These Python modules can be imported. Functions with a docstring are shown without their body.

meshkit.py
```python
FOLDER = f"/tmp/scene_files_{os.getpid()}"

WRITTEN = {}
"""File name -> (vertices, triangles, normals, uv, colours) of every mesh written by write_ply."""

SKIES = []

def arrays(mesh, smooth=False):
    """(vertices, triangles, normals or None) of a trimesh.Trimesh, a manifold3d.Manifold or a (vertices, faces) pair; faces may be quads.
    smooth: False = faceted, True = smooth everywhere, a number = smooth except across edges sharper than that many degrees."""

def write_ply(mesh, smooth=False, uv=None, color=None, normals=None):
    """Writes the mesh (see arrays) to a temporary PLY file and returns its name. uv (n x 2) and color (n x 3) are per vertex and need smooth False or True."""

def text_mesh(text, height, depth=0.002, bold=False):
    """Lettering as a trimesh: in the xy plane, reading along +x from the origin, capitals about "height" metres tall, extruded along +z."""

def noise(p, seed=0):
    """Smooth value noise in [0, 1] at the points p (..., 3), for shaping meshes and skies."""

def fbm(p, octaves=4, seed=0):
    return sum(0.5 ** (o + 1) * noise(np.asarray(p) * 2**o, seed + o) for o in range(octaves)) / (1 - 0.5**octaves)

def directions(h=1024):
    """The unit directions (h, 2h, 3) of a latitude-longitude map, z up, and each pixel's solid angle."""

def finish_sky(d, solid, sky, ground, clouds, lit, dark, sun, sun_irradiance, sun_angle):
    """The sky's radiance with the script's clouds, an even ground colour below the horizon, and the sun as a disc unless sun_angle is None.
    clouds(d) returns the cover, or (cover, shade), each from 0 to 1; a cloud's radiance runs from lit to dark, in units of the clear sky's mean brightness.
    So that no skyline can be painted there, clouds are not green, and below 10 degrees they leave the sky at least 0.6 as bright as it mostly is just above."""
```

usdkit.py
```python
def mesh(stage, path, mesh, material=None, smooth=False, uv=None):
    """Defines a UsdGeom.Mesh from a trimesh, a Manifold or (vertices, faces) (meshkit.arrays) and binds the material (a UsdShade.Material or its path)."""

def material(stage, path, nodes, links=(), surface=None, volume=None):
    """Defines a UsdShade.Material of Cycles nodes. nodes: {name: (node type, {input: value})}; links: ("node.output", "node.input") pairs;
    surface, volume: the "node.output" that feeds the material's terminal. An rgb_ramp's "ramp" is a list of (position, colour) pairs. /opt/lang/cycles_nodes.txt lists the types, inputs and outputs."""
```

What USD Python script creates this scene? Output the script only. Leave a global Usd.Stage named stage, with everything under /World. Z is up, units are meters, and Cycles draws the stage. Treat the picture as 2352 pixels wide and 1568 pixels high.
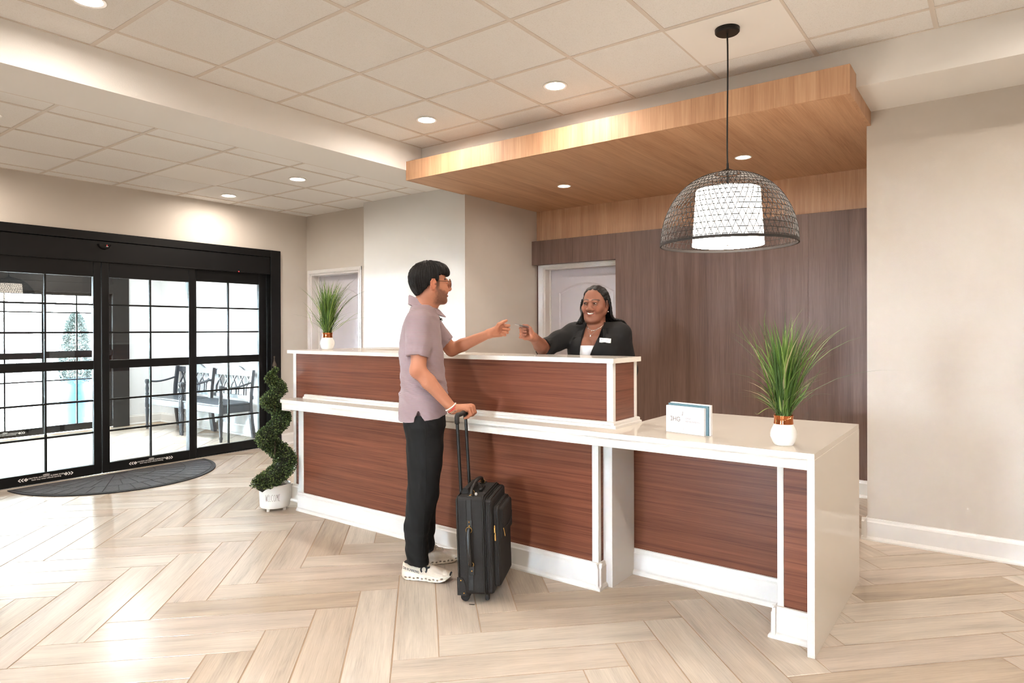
import math, random
import numpy as np, trimesh, usdkit, meshkit
from shapely.geometry import Polygon, Point
from shapely import affinity
from pxr import Usd, UsdGeom, UsdShade, UsdLux, Gf, Sdf, Vt

stage = Usd.Stage.CreateInMemory()
UsdGeom.SetStageUpAxis(stage, 'Z'); UsdGeom.SetStageMetersPerUnit(stage, 1.0)
UsdGeom.Xform.Define(stage, '/World'); UsdGeom.Scope.Define(stage, '/World/Looks')

# ------------------------------------------------------------------ camera
FPX, CYPX, YAW, PITCH, ROLL, CAMZ = 1506.317, 761.70, -0.640637, -0.0029564, -0.0033536, 1.40
def _axes():
    c, s = math.cos(YAW), math.sin(YAW)
    fwd = np.array([s*math.cos(PITCH), c*math.cos(PITCH), math.sin(PITCH)])
    r = np.array([c, -s, 0.0]); u = np.cross(r, fwd)
    r2 = r*math.cos(ROLL) + u*math.sin(ROLL)
    return r2, np.cross(r2, fwd), fwd
CR, CU, CF = _axes()
cam = UsdGeom.Camera.Define(stage, '/World/camera')
m = Gf.Matrix4d(1.0)
for i, (v) in enumerate((CR, CU, -CF, np.array([0, 0, CAMZ]))):
    m.SetRow(i, Gf.Vec4d(*map(float, v), 1.0 if i == 3 else 0.0))
cam.AddTransformOp().Set(m)
cam.CreateHorizontalApertureAttr(36.0); cam.CreateVerticalApertureAttr(24.0)
cam.CreateFocalLengthAttr(FPX/2352*36.0)
cam.CreateVerticalApertureOffsetAttr(-(784-CYPX)/2352*36.0)
cam.CreateClippingRangeAttr(Gf.Vec2f(0.05, 500))
EXPOSURE = 0.40
cam.CreateExposureAttr(EXPOSURE)

# ------------------------------------------------------------------ sky and sun
SKY, SUN = 66.0, 170.0
dome = UsdLux.DomeLight.Define(stage, '/World/sky')
dome.CreateIntensityAttr(SKY); dome.CreateColorAttr(Gf.Vec3f(0.78, 0.90, 1.0))
sun = UsdLux.DistantLight.Define(stage, '/World/sun')
sun.CreateIntensityAttr(SUN); sun.CreateAngleAttr(0.8); sun.CreateColorAttr(Gf.Vec3f(1.0, 0.95, 0.86))
def aim(prim, direction):
    z = -np.asarray(direction, float); z /= np.linalg.norm(z)
    x = np.cross([0, 0, 1.0], z); x /= np.linalg.norm(x); y = np.cross(z, x)
    mm = Gf.Matrix4d(1.0)
    for i, v in enumerate((x, y, z)): mm.SetRow(i, Gf.Vec4d(*map(float, v), 0))
    UsdGeom.Xformable(prim).AddTransformOp().Set(mm)
aim(sun, (0.93, 0.30, -0.36))
LAMP = 330.0            # radiance of a downlight lens
LAMP_COL = (1.0, 0.90, 0.79)

# ------------------------------------------------------------------ prims
_used = {}
def numbered(parent, name):
    n = _used.get((parent, name), 0); _used[(parent, name)] = n + 1
    return f'{parent}/{name}' if n == 0 else f'{parent}/{name}_{n:03d}'
def path_of(parent):
    return '/World' if parent is None else (parent if isinstance(parent, str) else str(parent.GetPath()))
def tag(prim, label=None, cat=None, group=None, kind=None):
    prim = prim.GetPrim() if hasattr(prim, 'GetPrim') else prim
    for k, v in (('label', label), ('category', cat), ('group', group), ('kind', kind)):
        if v: prim.SetCustomDataByKey(k, v)
    return prim
OFF = {}
def obj(name, mesh, mat, parent=None, smooth=False, uv=None, **kw):
    o_ = OFF.get(path_of(parent).split('/')[2]) if parent is not None else None   # things placed by thing_w take their parts in room coordinates
    if o_ is not None: mesh = xf(mesh if isinstance(mesh, tuple) else cat(mesh), t=-o_)
    p = usdkit.mesh(stage, numbered(path_of(parent), name), mesh, M[mat] if isinstance(mat, str) else mat, smooth=smooth, uv=uv)
    prim = p.GetPrim()
    if kw: tag(prim, **kw)
    return prim
def thing(name, label=None, cat=None, loc=(0, 0, 0), rz=0.0, group=None, kind=None):
    x = UsdGeom.Xform.Define(stage, numbered('/World', name))
    x.AddTranslateOp().Set(Gf.Vec3d(*map(float, loc))); x.AddRotateZOp().Set(float(rz))
    return tag(x.GetPrim(), label, cat, group, kind)
def thing_w(name, label, cat, loc, group=None, kind=None):
    x = thing(name, label, cat, loc, 0, group, kind); OFF[x.GetName()] = np.array(loc, float); return x
def sub(name, parent, **kw):
    return tag(UsdGeom.Xform.Define(stage, numbered(path_of(parent), name)).GetPrim(), **kw)
def dup(root, loc, rz=0.0, label=None):
    was = root.GetCustomData()
    import re
    x = thing(re.sub(r'_\d{3}$', '', root.GetName()), label or was.get('label'), was.get('category'), loc, rz, was.get('group'))
    x.GetReferences().AddInternalReference(root.GetPath()); x.SetInstanceable(True)
    return x

# ------------------------------------------------------------------ mesh helpers
def cat(*ms):
    vs, fs, n = [], [], 0
    for m_ in ms:
        v, f = (np.asarray(m_.vertices), np.asarray(m_.faces)) if hasattr(m_, 'vertices') else (np.asarray(m_[0], float), np.asarray(m_[1], int))
        if f.shape[1] == 4: f = np.vstack([f[:, [0, 1, 2]], f[:, [0, 2, 3]]])
        vs.append(v); fs.append(f + n); n += len(v)
    return np.vstack(vs), np.vstack(fs)
_BF = np.array([[0, 2, 3, 1], [4, 5, 7, 6], [0, 1, 5, 4], [2, 6, 7, 3], [0, 4, 6, 2], [1, 3, 7, 5]])
def box(x0, x1, y0, y1, z0, z1, b=0.0):
    if b <= 0:
        v = np.array([[x, y, z] for x in (x0, x1) for y in (y0, y1) for z in (z0, z1)], float)
        return v, _BF
    b = min(b, 0.45*(x1-x0), 0.45*(y1-y0), 0.45*(z1-z0))
    pts = []
    lo, hi = np.array([x0, y0, z0], float), np.array([x1, y1, z1], float)
    for sx in (0, 1):
        for sy in (0, 1):
            for sz in (0, 1):
                s = np.array([sx, sy, sz]); c = np.where(s, hi, lo); d = np.where(s, -b, b)
                for k in range(3):
                    q = c + d; q[k] = c[k]; pts.append(q)
    h = trimesh.convex.convex_hull(np.array(pts))
    return np.array(h.vertices), np.array(h.faces)
def xf(m_, R=None, t=(0, 0, 0), s=1.0):
    v, f = m_ if isinstance(m_, tuple) else (np.asarray(m_.vertices), np.asarray(m_.faces))
    v = np.asarray(v, float)*s
    if R is not None: v = v @ np.asarray(R).T
    return v + np.asarray(t, float), f
def rotz(deg):
    a = math.radians(deg); c, s = math.cos(a), math.sin(a)
    return np.array([[c, -s, 0], [s, c, 0], [0, 0, 1.0]])
def rot(axis, deg):
    return trimesh.transformations.rotation_matrix(math.radians(deg), axis)[:3, :3]
def frame_of(z, up=(0, 0, 1)):
    """columns x, y, z with z along the given direction"""
    z = np.asarray(z, float); z = z/np.linalg.norm(z)
    up = np.asarray(up, float)
    if abs(z @ up) > 0.95*np.linalg.norm(up): up = np.array([1.0, 0, 0])
    x = np.cross(up, z); x /= np.linalg.norm(x)
    return np.stack([x, np.cross(z, x), z], 1)
def lathe(prof, n=32, cap=True):
    """profile of (r, z) turned about z; ends on the axis close by themselves"""
    prof = np.asarray(prof, float); k = len(prof)
    a = np.arange(n)*2*np.pi/n
    v = np.stack([prof[:, None, 0]*np.cos(a), prof[:, None, 0]*np.sin(a), np.repeat(prof[:, 1:2], n, 1)], -1).reshape(-1, 3)
    i, j = np.meshgrid(np.arange(k-1), np.arange(n), indexing='ij'); j2 = (j+1) % n
    q = np.stack([i*n+j, i*n+j2, (i+1)*n+j2, (i+1)*n+j], -1).reshape(-1, 4)
    f = np.vstack([q[:, [0, 1, 2]], q[:, [0, 2, 3]]])
    keep = (np.linalg.norm(np.cross(v[f[:, 1]]-v[f[:, 0]], v[f[:, 2]]-v[f[:, 0]]), axis=1) > 1e-14)
    return v, f[keep]
def tube(pts, r, n=8, closed=False, caps=True, flat=1.0, up=(0, 0, 1)):
    """swept round (or flattened) tube through points; r a number or one per point"""
    p = np.asarray(pts, float); k = len(p)
    t = (np.roll(p, -1, 0)-np.roll(p, 1, 0)) if closed else np.gradient(p, axis=0)
    t /= np.linalg.norm(t, axis=1, keepdims=True)+1e-12
    a = np.zeros_like(p); ref = np.asarray(up, float)
    for i in range(k):
        x = ref - (ref @ t[i])*t[i]
        if np.linalg.norm(x) < 1e-3:
            x = np.array([1.0, 0.1, 0]); x = x-(x @ t[i])*t[i]
        a[i] = x/np.linalg.norm(x); ref = a[i] if i or abs(np.dot(up, t[0])) > .95 else a[i]
    b = np.cross(t, a); r = np.broadcast_to(np.asarray(r, float), (k,))
    th = np.arange(n)*2*np.pi/n
    v = p[:, None] + r[:, None, None]*(flat*np.cos(th)[None, :, None]*a[:, None] + np.sin(th)[None, :, None]*b[:, None])
    kk = k if closed else k-1
    i, j = np.meshgrid(np.arange(kk), np.arange(n), indexing='ij'); j2 = (j+1) % n; i2 = (i+1) % k
    q = np.stack([i*n+j, i*n+j2, i2*n+j2, i2*n+j], -1).reshape(-1, 4)
    f = np.vstack([q[:, [0, 1, 2]], q[:, [0, 2, 3]]]); v = v.reshape(-1, 3)
    if caps and not closed:
        c0, c1 = len(v), len(v)+1
        v = np.vstack([v, p[:1], p[-1:]])
        j = np.arange(n); j2 = (j+1) % n
        f = np.vstack([f, np.stack([np.full(n, c0), j2, j], 1), np.stack([np.full(n, c1), (k-1)*n+j, (k-1)*n+j2], 1)])
    return v, f
def spline(pts, n=24):
    from scipy.interpolate import CubicSpline
    p = np.asarray(pts, float)
    d = np.r_[0, np.cumsum(np.linalg.norm(np.diff(p, axis=0), axis=1))]
    return CubicSpline(d, p)(np.linspace(0, d[-1], n))
def extrude(poly, h):
    m_ = trimesh.creation.extrude_polygon(poly, h)
    return np.array(m_.vertices), np.array(m_.faces)
def cyl(p0, p1, r, n=16, b=0.0):
    p0, p1 = np.asarray(p0, float), np.asarray(p1, float); L = np.linalg.norm(p1-p0)
    prof = [(0, 0), (r-b, 0), (r, b), (r, L-b), (r-b, L), (0, L)] if b else [(0, 0), (r, 0), (r, L), (0, L)]
    return xf(lathe(prof, n), frame_of(p1-p0), p0)
def sphere(c, r, sub_=2):
    s = trimesh.creation.icosphere(subdivisions=sub_)
    return np.array(s.vertices)*np.asarray(r) + np.asarray(c), np.array(s.faces)
def text(s, h, depth=0.001, bold=False, width=None):
    t = meshkit.text_mesh(s, h, depth, bold)
    v, f = np.array(t.vertices), np.array(t.faces)
    if width: v[:, 0] *= width/(v[:, 0].max()-v[:, 0].min())
    return v, f
def place(m_, o, x, y, z=None):
    """a mesh of the xy plane put at o with its axes along x, y"""
    x, y = np.asarray(x, float), np.asarray(y, float); z = np.cross(x, y) if z is None else np.asarray(z, float)
    return xf(m_, np.stack([x, y, z], 1), o)
def prism(profile, p0, p1, side, up=(0, 0, 1)):
    """closed profile of (a along side, b along up) swept straight from p0 to p1"""
    p0, p1, side, up = (np.asarray(q, float) for q in (p0, p1, side, up))
    pr = np.asarray(profile, float); k = len(pr)
    ring = pr[:, :1]*side + pr[:, 1:]*up
    v = np.vstack([p0+ring, p1+ring]); j = np.arange(k); j2 = (j+1) % k
    f = [np.stack([j, j2, k+j2, k+j], 1)[:, [0, 1, 2]], np.stack([j, j2, k+j2, k+j], 1)[:, [0, 2, 3]]]
    m2 = trimesh.creation.triangulate_polygon(Polygon(pr), engine='earcut') if False else None
    tri = _ear(pr)
    f += [tri[:, ::-1], tri+k]
    return v, np.vstack(f)
def _ear(pr):
    import mapbox_earcut as me
    return np.asarray(me.triangulate_float64(np.asarray(pr, float), np.array([len(pr)], np.uint32)), int).reshape(-1, 3)
def W(px, py, d):
    """the room point at depth d that the picture shows at (px, py); used to measure the figures and plants"""
    return np.array([0, 0, CAMZ]) + d*(CF + (px-1176)/FPX*CR - (py-CYPX)/FPX*CU)
def depth_of(p): return float((np.asarray(p, float)-[0, 0, CAMZ]) @ CF)
VB = np.stack([[math.cos(YAW), -math.sin(YAW), 0], [math.sin(YAW), math.cos(YAW), 0], [0, 0, 1.0]], 1)

# ------------------------------------------------------------------ materials
M = {}
def srgb(*c):
    c = np.array(c, float)/255.0
    return tuple(np.where(c <= 0.04045, c/12.92, ((c+0.055)/1.055)**2.4))
def mat(name, nodes, links=(), surface='p.BSDF'):
    M[name] = usdkit.material(stage, '/World/Looks/'+name, nodes, links, surface=surface)
    return M[name]
def plain(name, col, rough=0.5, metal=0.0, spec=0.5, bump=None, vary=0.0, vscale=3.0, coat=0.0, **kw):
    """one colour; vary: slow mottling; bump: (scale, distance in m)"""
    n = {'p': ('principled_bsdf', dict(base_color=col, roughness=rough, metallic=metal, specular_ior_level=spec, coat_weight=coat, coat_roughness=0.08, **kw))}
    L = []
    if vary or bump: n['g'] = ('texture_coordinate', {})
    if vary:
        n['nz'] = ('noise_texture', dict(scale=vscale, detail=5.0, roughness=0.6))
        n['r'] = ('rgb_ramp', {'ramp': [(0.3, tuple(np.array(col)*(1-vary))), (0.7, tuple(np.minimum(1, np.array(col)*(1+vary))))]})
        L += [('g.object', 'nz.vector'), ('nz.fac', 'r.fac'), ('r.color', 'p.base_color')]
    if bump:
        n['bn'] = ('noise_texture', dict(scale=bump[0], detail=4.0, roughness=0.6)); n['b'] = ('bump', dict(distance=bump[1], strength=1.0))
        L += [('g.object', 'bn.vector'), ('bn.fac', 'b.height'), ('b.normal', 'p.normal')]
    return mat(name, n, L)
def grain(name, cols, scale, rough=0.35, spec=0.5, uvname=None, fine=(1, 1, 1), coat=0.0, bumpd=0.0002, bands=0.6, rvar=0.0):
    """wood figure: noise stretched by `scale` (a vector, long grain = small number), cols dark to light"""
    n = {'m': ('mapping', dict(scale=scale)), 'm2': ('mapping', dict(scale=fine)),
         'n1': ('noise_texture', dict(scale=1.0, detail=6.0, roughness=0.62, distortion=0.5)),
         'n2': ('noise_texture', dict(scale=1.0, detail=3.0, roughness=0.7)),
         'mx': ('mix_float', dict(fac=1-bands)), 'r': ('rgb_ramp', {'ramp': cols}),
         'p': ('principled_bsdf', dict(roughness=rough, specular_ior_level=spec, coat_weight=coat, coat_roughness=0.1)),
         'b': ('bump', dict(distance=bumpd, strength=1.0))}
    if uvname: n['g'] = ('attribute', dict(attribute='st')); src = 'g.vector'
    else: n['g'] = ('geometry', {}); src = 'g.position'
    L = [(src, 'm.vector'), (src, 'm2.vector'), ('m.vector', 'n1.vector'), ('m2.vector', 'n2.vector'), ('n1.fac', 'mx.a'), ('n2.fac', 'mx.b'),
         ('mx.result', 'r.fac'), ('r.color', 'p.base_color'), ('mx.result', 'b.height'), ('b.normal', 'p.normal')]
    return mat(name, n, L)
def emit(name, col, strength):
    return mat(name, {'e': ('emission', dict(color=col, strength=strength))}, surface='e.emission')

plain('wall_beige', srgb(204, 195, 185), 0.75, vary=0.015, bump=(260, 0.0006))
plain('wall_white', srgb(216, 214, 211), 0.7, vary=0.01, bump=(260, 0.0005))
plain('wall_vestibule', srgb(236, 238, 240), 0.7)
plain('trim_white', srgb(230, 227, 223), 0.32)
plain('ceiling_paint', srgb(240, 238, 235), 0.8, bump=(180, 0.0008))
plain('ceiling_bar', srgb(222, 212, 202), 0.5)
plain('plain_tile', srgb(246, 243, 239), 0.7)
# mineral fibre tile: fine pits
mat('ceiling_tile', {'g': ('geometry', {}), 'n': ('noise_texture', dict(scale=170.0, detail=4.0, roughness=0.75)),
    'r': ('rgb_ramp', {'ramp': [(0.30, srgb(222, 217, 212)), (0.42, srgb(243, 241, 238)), (0.7, srgb(248, 247, 245))]}),
    'b': ('bump', dict(distance=0.004, strength=0.8)), 'p': ('principled_bsdf', dict(roughness=0.9, specular_ior_level=0.2))},
    [('g.position', 'n.vector'), ('n.fac', 'r.fac'), ('r.color', 'p.base_color'), ('n.fac', 'b.height'), ('b.normal', 'p.normal')])
# quartz worktop: off-white with a little fleck, polished
mat('quartz', {'g': ('geometry', {}), 'n': ('noise_texture', dict(scale=520.0, detail=1.0)),
    'r': ('rgb_ramp', {'ramp': [(0.24, srgb(214, 206, 196)), (0.36, srgb(228, 222, 213)), (0.75, srgb(233, 228, 220))]}),
    'p': ('principled_bsdf', dict(roughness=0.10, specular_ior_level=0.5))},
    [('g.position', 'n.vector'), ('n.fac', 'r.fac'), ('r.color', 'p.base_color')])
# red-brown laminate with level grain (fronts run along x, returns along y)
grain('red_laminate', [(0.28, srgb(66, 35, 26)), (0.45, srgb(108, 62, 46)), (0.58, srgb(124, 74, 55)), (0.78, srgb(146, 92, 70))],
      (0.7, 0.7, 55.0), rough=0.24, fine=(3.0, 3.0, 260.0), bands=0.6, bumpd=0.00012)
grain('dark_laminate', [(0.28, srgb(68, 49, 42)), (0.46, srgb(98, 75, 65)), (0.6, srgb(114, 89, 78)), (0.82, srgb(140, 114, 101))],
      (16.0, 16.0, 0.55), rough=0.5, fine=(140.0, 140.0, 3.0), bands=0.55)
OAK = [(0.25, srgb(150, 108, 78)), (0.45, srgb(188, 144, 110)), (0.6, srgb(205, 163, 128)), (0.85, srgb(220, 183, 150))]
grain('oak_upright', OAK, (11.0, 11.0, 0.5), rough=0.5, fine=(120.0, 120.0, 3.0), bands=0.6)
grain('oak_soffit', [(p_, tuple(np.array(c_)*1.05)) for p_, c_ in OAK], (9.0, 0.4, 9.0), rough=0.5, fine=(110.0, 3.0, 110.0), bands=0.62)
# floor planks: wood-look porcelain, several tones
PL = [(212, 200, 187), (204, 190, 175), (217, 207, 195), (194, 178, 161), (208, 194, 181)]
for i_, c_ in enumerate(PL):
    c_ = np.array(c_, float)
    grain(f'plank_{i_}', [(0.24, srgb(*(c_*0.66))), (0.43, srgb(*(c_*0.90))), (0.6, srgb(*c_)), (0.85, srgb(*np.minimum(255, c_*1.05)))],
          (1.3, 12.0, 1.0), rough=0.22, uvname='st', fine=(5.0, 150.0, 1.0), bands=0.62, bumpd=0.0002)
plain('grout', srgb(172, 150, 128), 0.8)
plain('black_aluminium', srgb(9, 9, 10), 0.42, spec=0.25)
plain('black_satin', srgb(14, 13, 13), 0.4, spec=.35)
plain('black_rubber', srgb(26, 25, 25), 0.7)
plain('lettering_white', srgb(225, 225, 222), 0.5)
plain('door_paint', srgb(198, 192, 196), 0.4)
plain('frame_paint', srgb(222, 217, 214), 0.35)
plain('chrome', (0.8, 0.8, 0.8), 0.15, metal=1.0)
plain('mat_charcoal', srgb(72, 72, 76), 0.95, vary=0.2, vscale=60, bump=(500, 0.002))
plain('mat_rib', srgb(48, 48, 52), 0.95)
plain('outside_paving', srgb(205, 200, 192), 0.85, vary=0.06)
for i_, c_ in enumerate([(228, 224, 218), (220, 214, 207), (234, 231, 226)]): plain(f'white_brick_{i_}', srgb(*c_), 0.85)
plain('mortar', srgb(205, 200, 194), 0.9)
plain('dark_soffit', srgb(70, 66, 64), 0.7)
emit('lamp_lens', LAMP_COL, LAMP)
emit('troffer_lens', (.86, .94, 1.0), 16.0)
def glass_pane(name, tint=(0.96, 0.985, 0.985)):
    mat(name, {'f': ('fresnel', dict(IOR=1.45)), 't': ('transparent_bsdf', dict(color=tint)), 's': ('glossy_bsdf', dict(color=(1, 1, 1), roughness=0.0)), 'x': ('mix_closure', {})},
        [('f.fac', 'x.fac'), ('t.BSDF', 'x.closure1'), ('s.BSDF', 'x.closure2')], surface='x.closure')
glass_pane('pane_glass')

# ------------------------------------------------------------------ the room
XL, XBI, XBO, XR_, YFRONT = -7.05, -4.793, -4.285, 3.2, -4.2      # left wall, beam, right and front walls
ZL, ZU, ZCAN = 2.838, 3.075, 2.747
YW, YREC, YALC = 4.935, 5.11, 6.20
def slab(name, x0, x1, y0, y1, z0, z1, mat_, parent=None, b=0.0, **kw):
    return obj(name, box(x0, x1, y0, y1, z0, z1, b), mat_, parent, **kw)
# --- floor: herringbone planks on a grout bed
floor = thing('floor', 'pale wood-look herringbone plank floor running through lobby and entrance vestibule', None, kind='structure')
slab('grout_bed', -10.6, XR_, YFRONT, 6.4, -0.06, -0.0025, 'grout', floor)
ZC0, DZ, SY, SX = -3.449, 0.6895, 0.2845, 0.137
rng = random.Random(5)
planks, rest = [], []
GAP = 0.0022
for k in range(-11, 10):
    even = k % 2 == 0
    xl0, xl1 = ZC0 + k*DZ, ZC0 + (k+1)*DZ
    y0b, y1b = (1.066, 1.766) if even else (1.766, 1.066)
    for n_ in range(-24, 24):
        ya = y0b + n_*SY
        if even:   # runs right and away: left end cut from A (left tip) to B
            A, D_ = np.array([xl0, ya]), np.array([xl1, ya+0.70])
            cut = np.array([SX, -SY/2])
        else:      # runs right and towards the viewer
            A, D_ = np.array([xl0, ya]), np.array([xl1, ya-0.70])
            cut = np.array([SX, SY/2])
        B, C = A+cut, D_+cut
        q = np.array([A, B, C, D_]); c = q.mean(0)
        if c[0] < -10.5 or c[0] > 3.0 or c[1] < -4.0 or c[1] > 6.2: continue
        if c[0] < XL and (c[1] < 0.3 or c[1] > 5.0): continue
        inner = c + (q-c)*(1 - GAP*np.array([1, 1])/np.array([0.48, 0.48])[None] * 1.0)
        # shrink across and along evenly
        e1 = (B-A)/np.linalg.norm(B-A); e2 = (D_-A)/np.linalg.norm(D_-A)
        g = GAP
        q2 = np.array([A+(e1+e2)*g, B+(-e1+e2)*g, C+(-e1-e2)*g, D_+(e1-e2)*g])
        if np.cross(q2[1]-q2[0], q2[2]-q2[1]) < 0: order = [0, 3, 2, 1]
        else: order = [0, 1, 2, 3]
        uv4 = np.array([[0, 0], [0, .197], [.96, .197], [.96, 0]])[order]
        q3 = q2[order]; top = -0.0
        off = np.array([rng.uniform(0, 40), rng.uniform(0, 40)])
        b = 0.0015
        cc = q3.mean(0); tq = cc + (q3-cc)*(1-0.004)
        v = np.vstack([np.c_[tq, np.full(4, top)], np.c_[q3, np.full(4, top-0.0012)], np.c_[q3, np.full(4, -0.006)]])
        f = [[0, 1, 2], [0, 2, 3]]
        for a_ in range(4):
            n2 = (a_+1) % 4
            f += [[4+a_, 4+n2, n2], [4+a_, n2, a_], [8+a_, 8+n2, 4+n2], [8+a_, 4+n2, 4+a_]]
        uv = np.vstack([uv4, uv4, uv4]) + off
        # in the picture?
        d = np.c_[q3, np.zeros(4)] - [0, 0, CAMZ]
        dep = d @ CF; px = 1176 + FPX*(d @ CR)/np.maximum(dep, .05); py = CYPX - FPX*(d @ CU)/np.maximum(dep, .05)
        ok = (dep > .3) & (px > -60) & (px < 2420) & (py < 1640)
        hidden = (c[0] > -4.3 and c[0] < -0.8 and c[1] > 3.35 and c[1] < 6.2) or (c[0] < -7 and c[1] < 1.2)
        planks.append((bool(ok.any()) and not hidden, dep.mean(), v, np.array(f), uv, rng.randrange(5)))
vis = sorted([p for p in planks if p[0]], key=lambda p: p[1]); keep = vis[:296]
for p in keep: obj('plank', (p[2], p[3]), f'plank_{p[5]}', floor, uv=p[4])
others = vis[296:] + [p for p in planks if not p[0]]
for t_ in range(5):
    o_ = [p for p in others if p[5] == t_]
    if o_:
        v, f = cat(*[(p[2], p[3]) for p in o_])
        obj('plank_field', (v, f), f'plank_{t_}', floor, uv=np.vstack([p[4] for p in o_]), kind='stuff')

# --- ceilings: lay-in tiles between white T bars
T = 0.6145
upx = [-3.975 + T*k for k in range(-1, 13)]; upy = [1.62 + T*k for k in range(-10, 6)]
def ceiling(name, x0, x1, y0, y1, z, lab, seen, blank=()):
    c = thing(name, lab, None, kind='structure')
    slab('ceiling_slab', x0, x1, y0, y1, z+0.09, z+0.16, 'ceiling_paint', c)
    xs = [x0]+sorted(x for x in upx0 if x0+.02 < x < x1-.02)+[x1]; ys = [y0]+[y for y in upy if y0+.02 < y < y1-.02]+[y1]
    loose = []
    for i in range(len(xs)-1):
        for j in range(len(ys)-1):
            a, b_, e, g = xs[i]+.004, xs[i+1]-.004, ys[j]+.004, ys[j+1]-.004
            cx, cy = (a+b_)/2, (e+g)/2
            isb = any(abs(cx-bx) < .3 and abs(cy-by) < .3 for bx, by in blank)
            dz = rng.uniform(-.0012, .0012)
            h = [l for l in LIGHTS if a < l[0] < b_ and e < l[1] < g and abs(l[2]-z) < .05]
            if h:
                poly = Polygon([(a, e), (b_, e), (b_, g), (a, g)]).difference(Point(h[0][0], h[0][1]).buffer(.079, 12))
                m_ = xf(extrude(poly, .015), t=(0, 0, z+.004+dz))
            else: m_ = box(a, b_, e, g, z+(-.0015 if isb else .004)+dz, z+.019+dz, .0015)
            if seen(cx, cy): obj('ceiling_tile', m_, 'plain_tile' if isb else 'ceiling_tile', c)
            else: loose.append(m_)
    if loose: obj('ceiling_tile_field', cat(*loose), 'ceiling_tile', c, kind='stuff')
    wb = .012
    for x in xs: obj('grid_bar', box(max(x0, x-wb), min(x1, x+wb), y0, y1, z, z+.0045), 'ceiling_bar', c)
    for y in ys:
        for i in range(len(xs)-1): obj('grid_bar', box(xs[i]+wb, xs[i+1]-wb, max(y0, y-wb), min(y1, y+wb), z+.0005, z+.0045), 'ceiling_bar', c)
    return c
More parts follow.
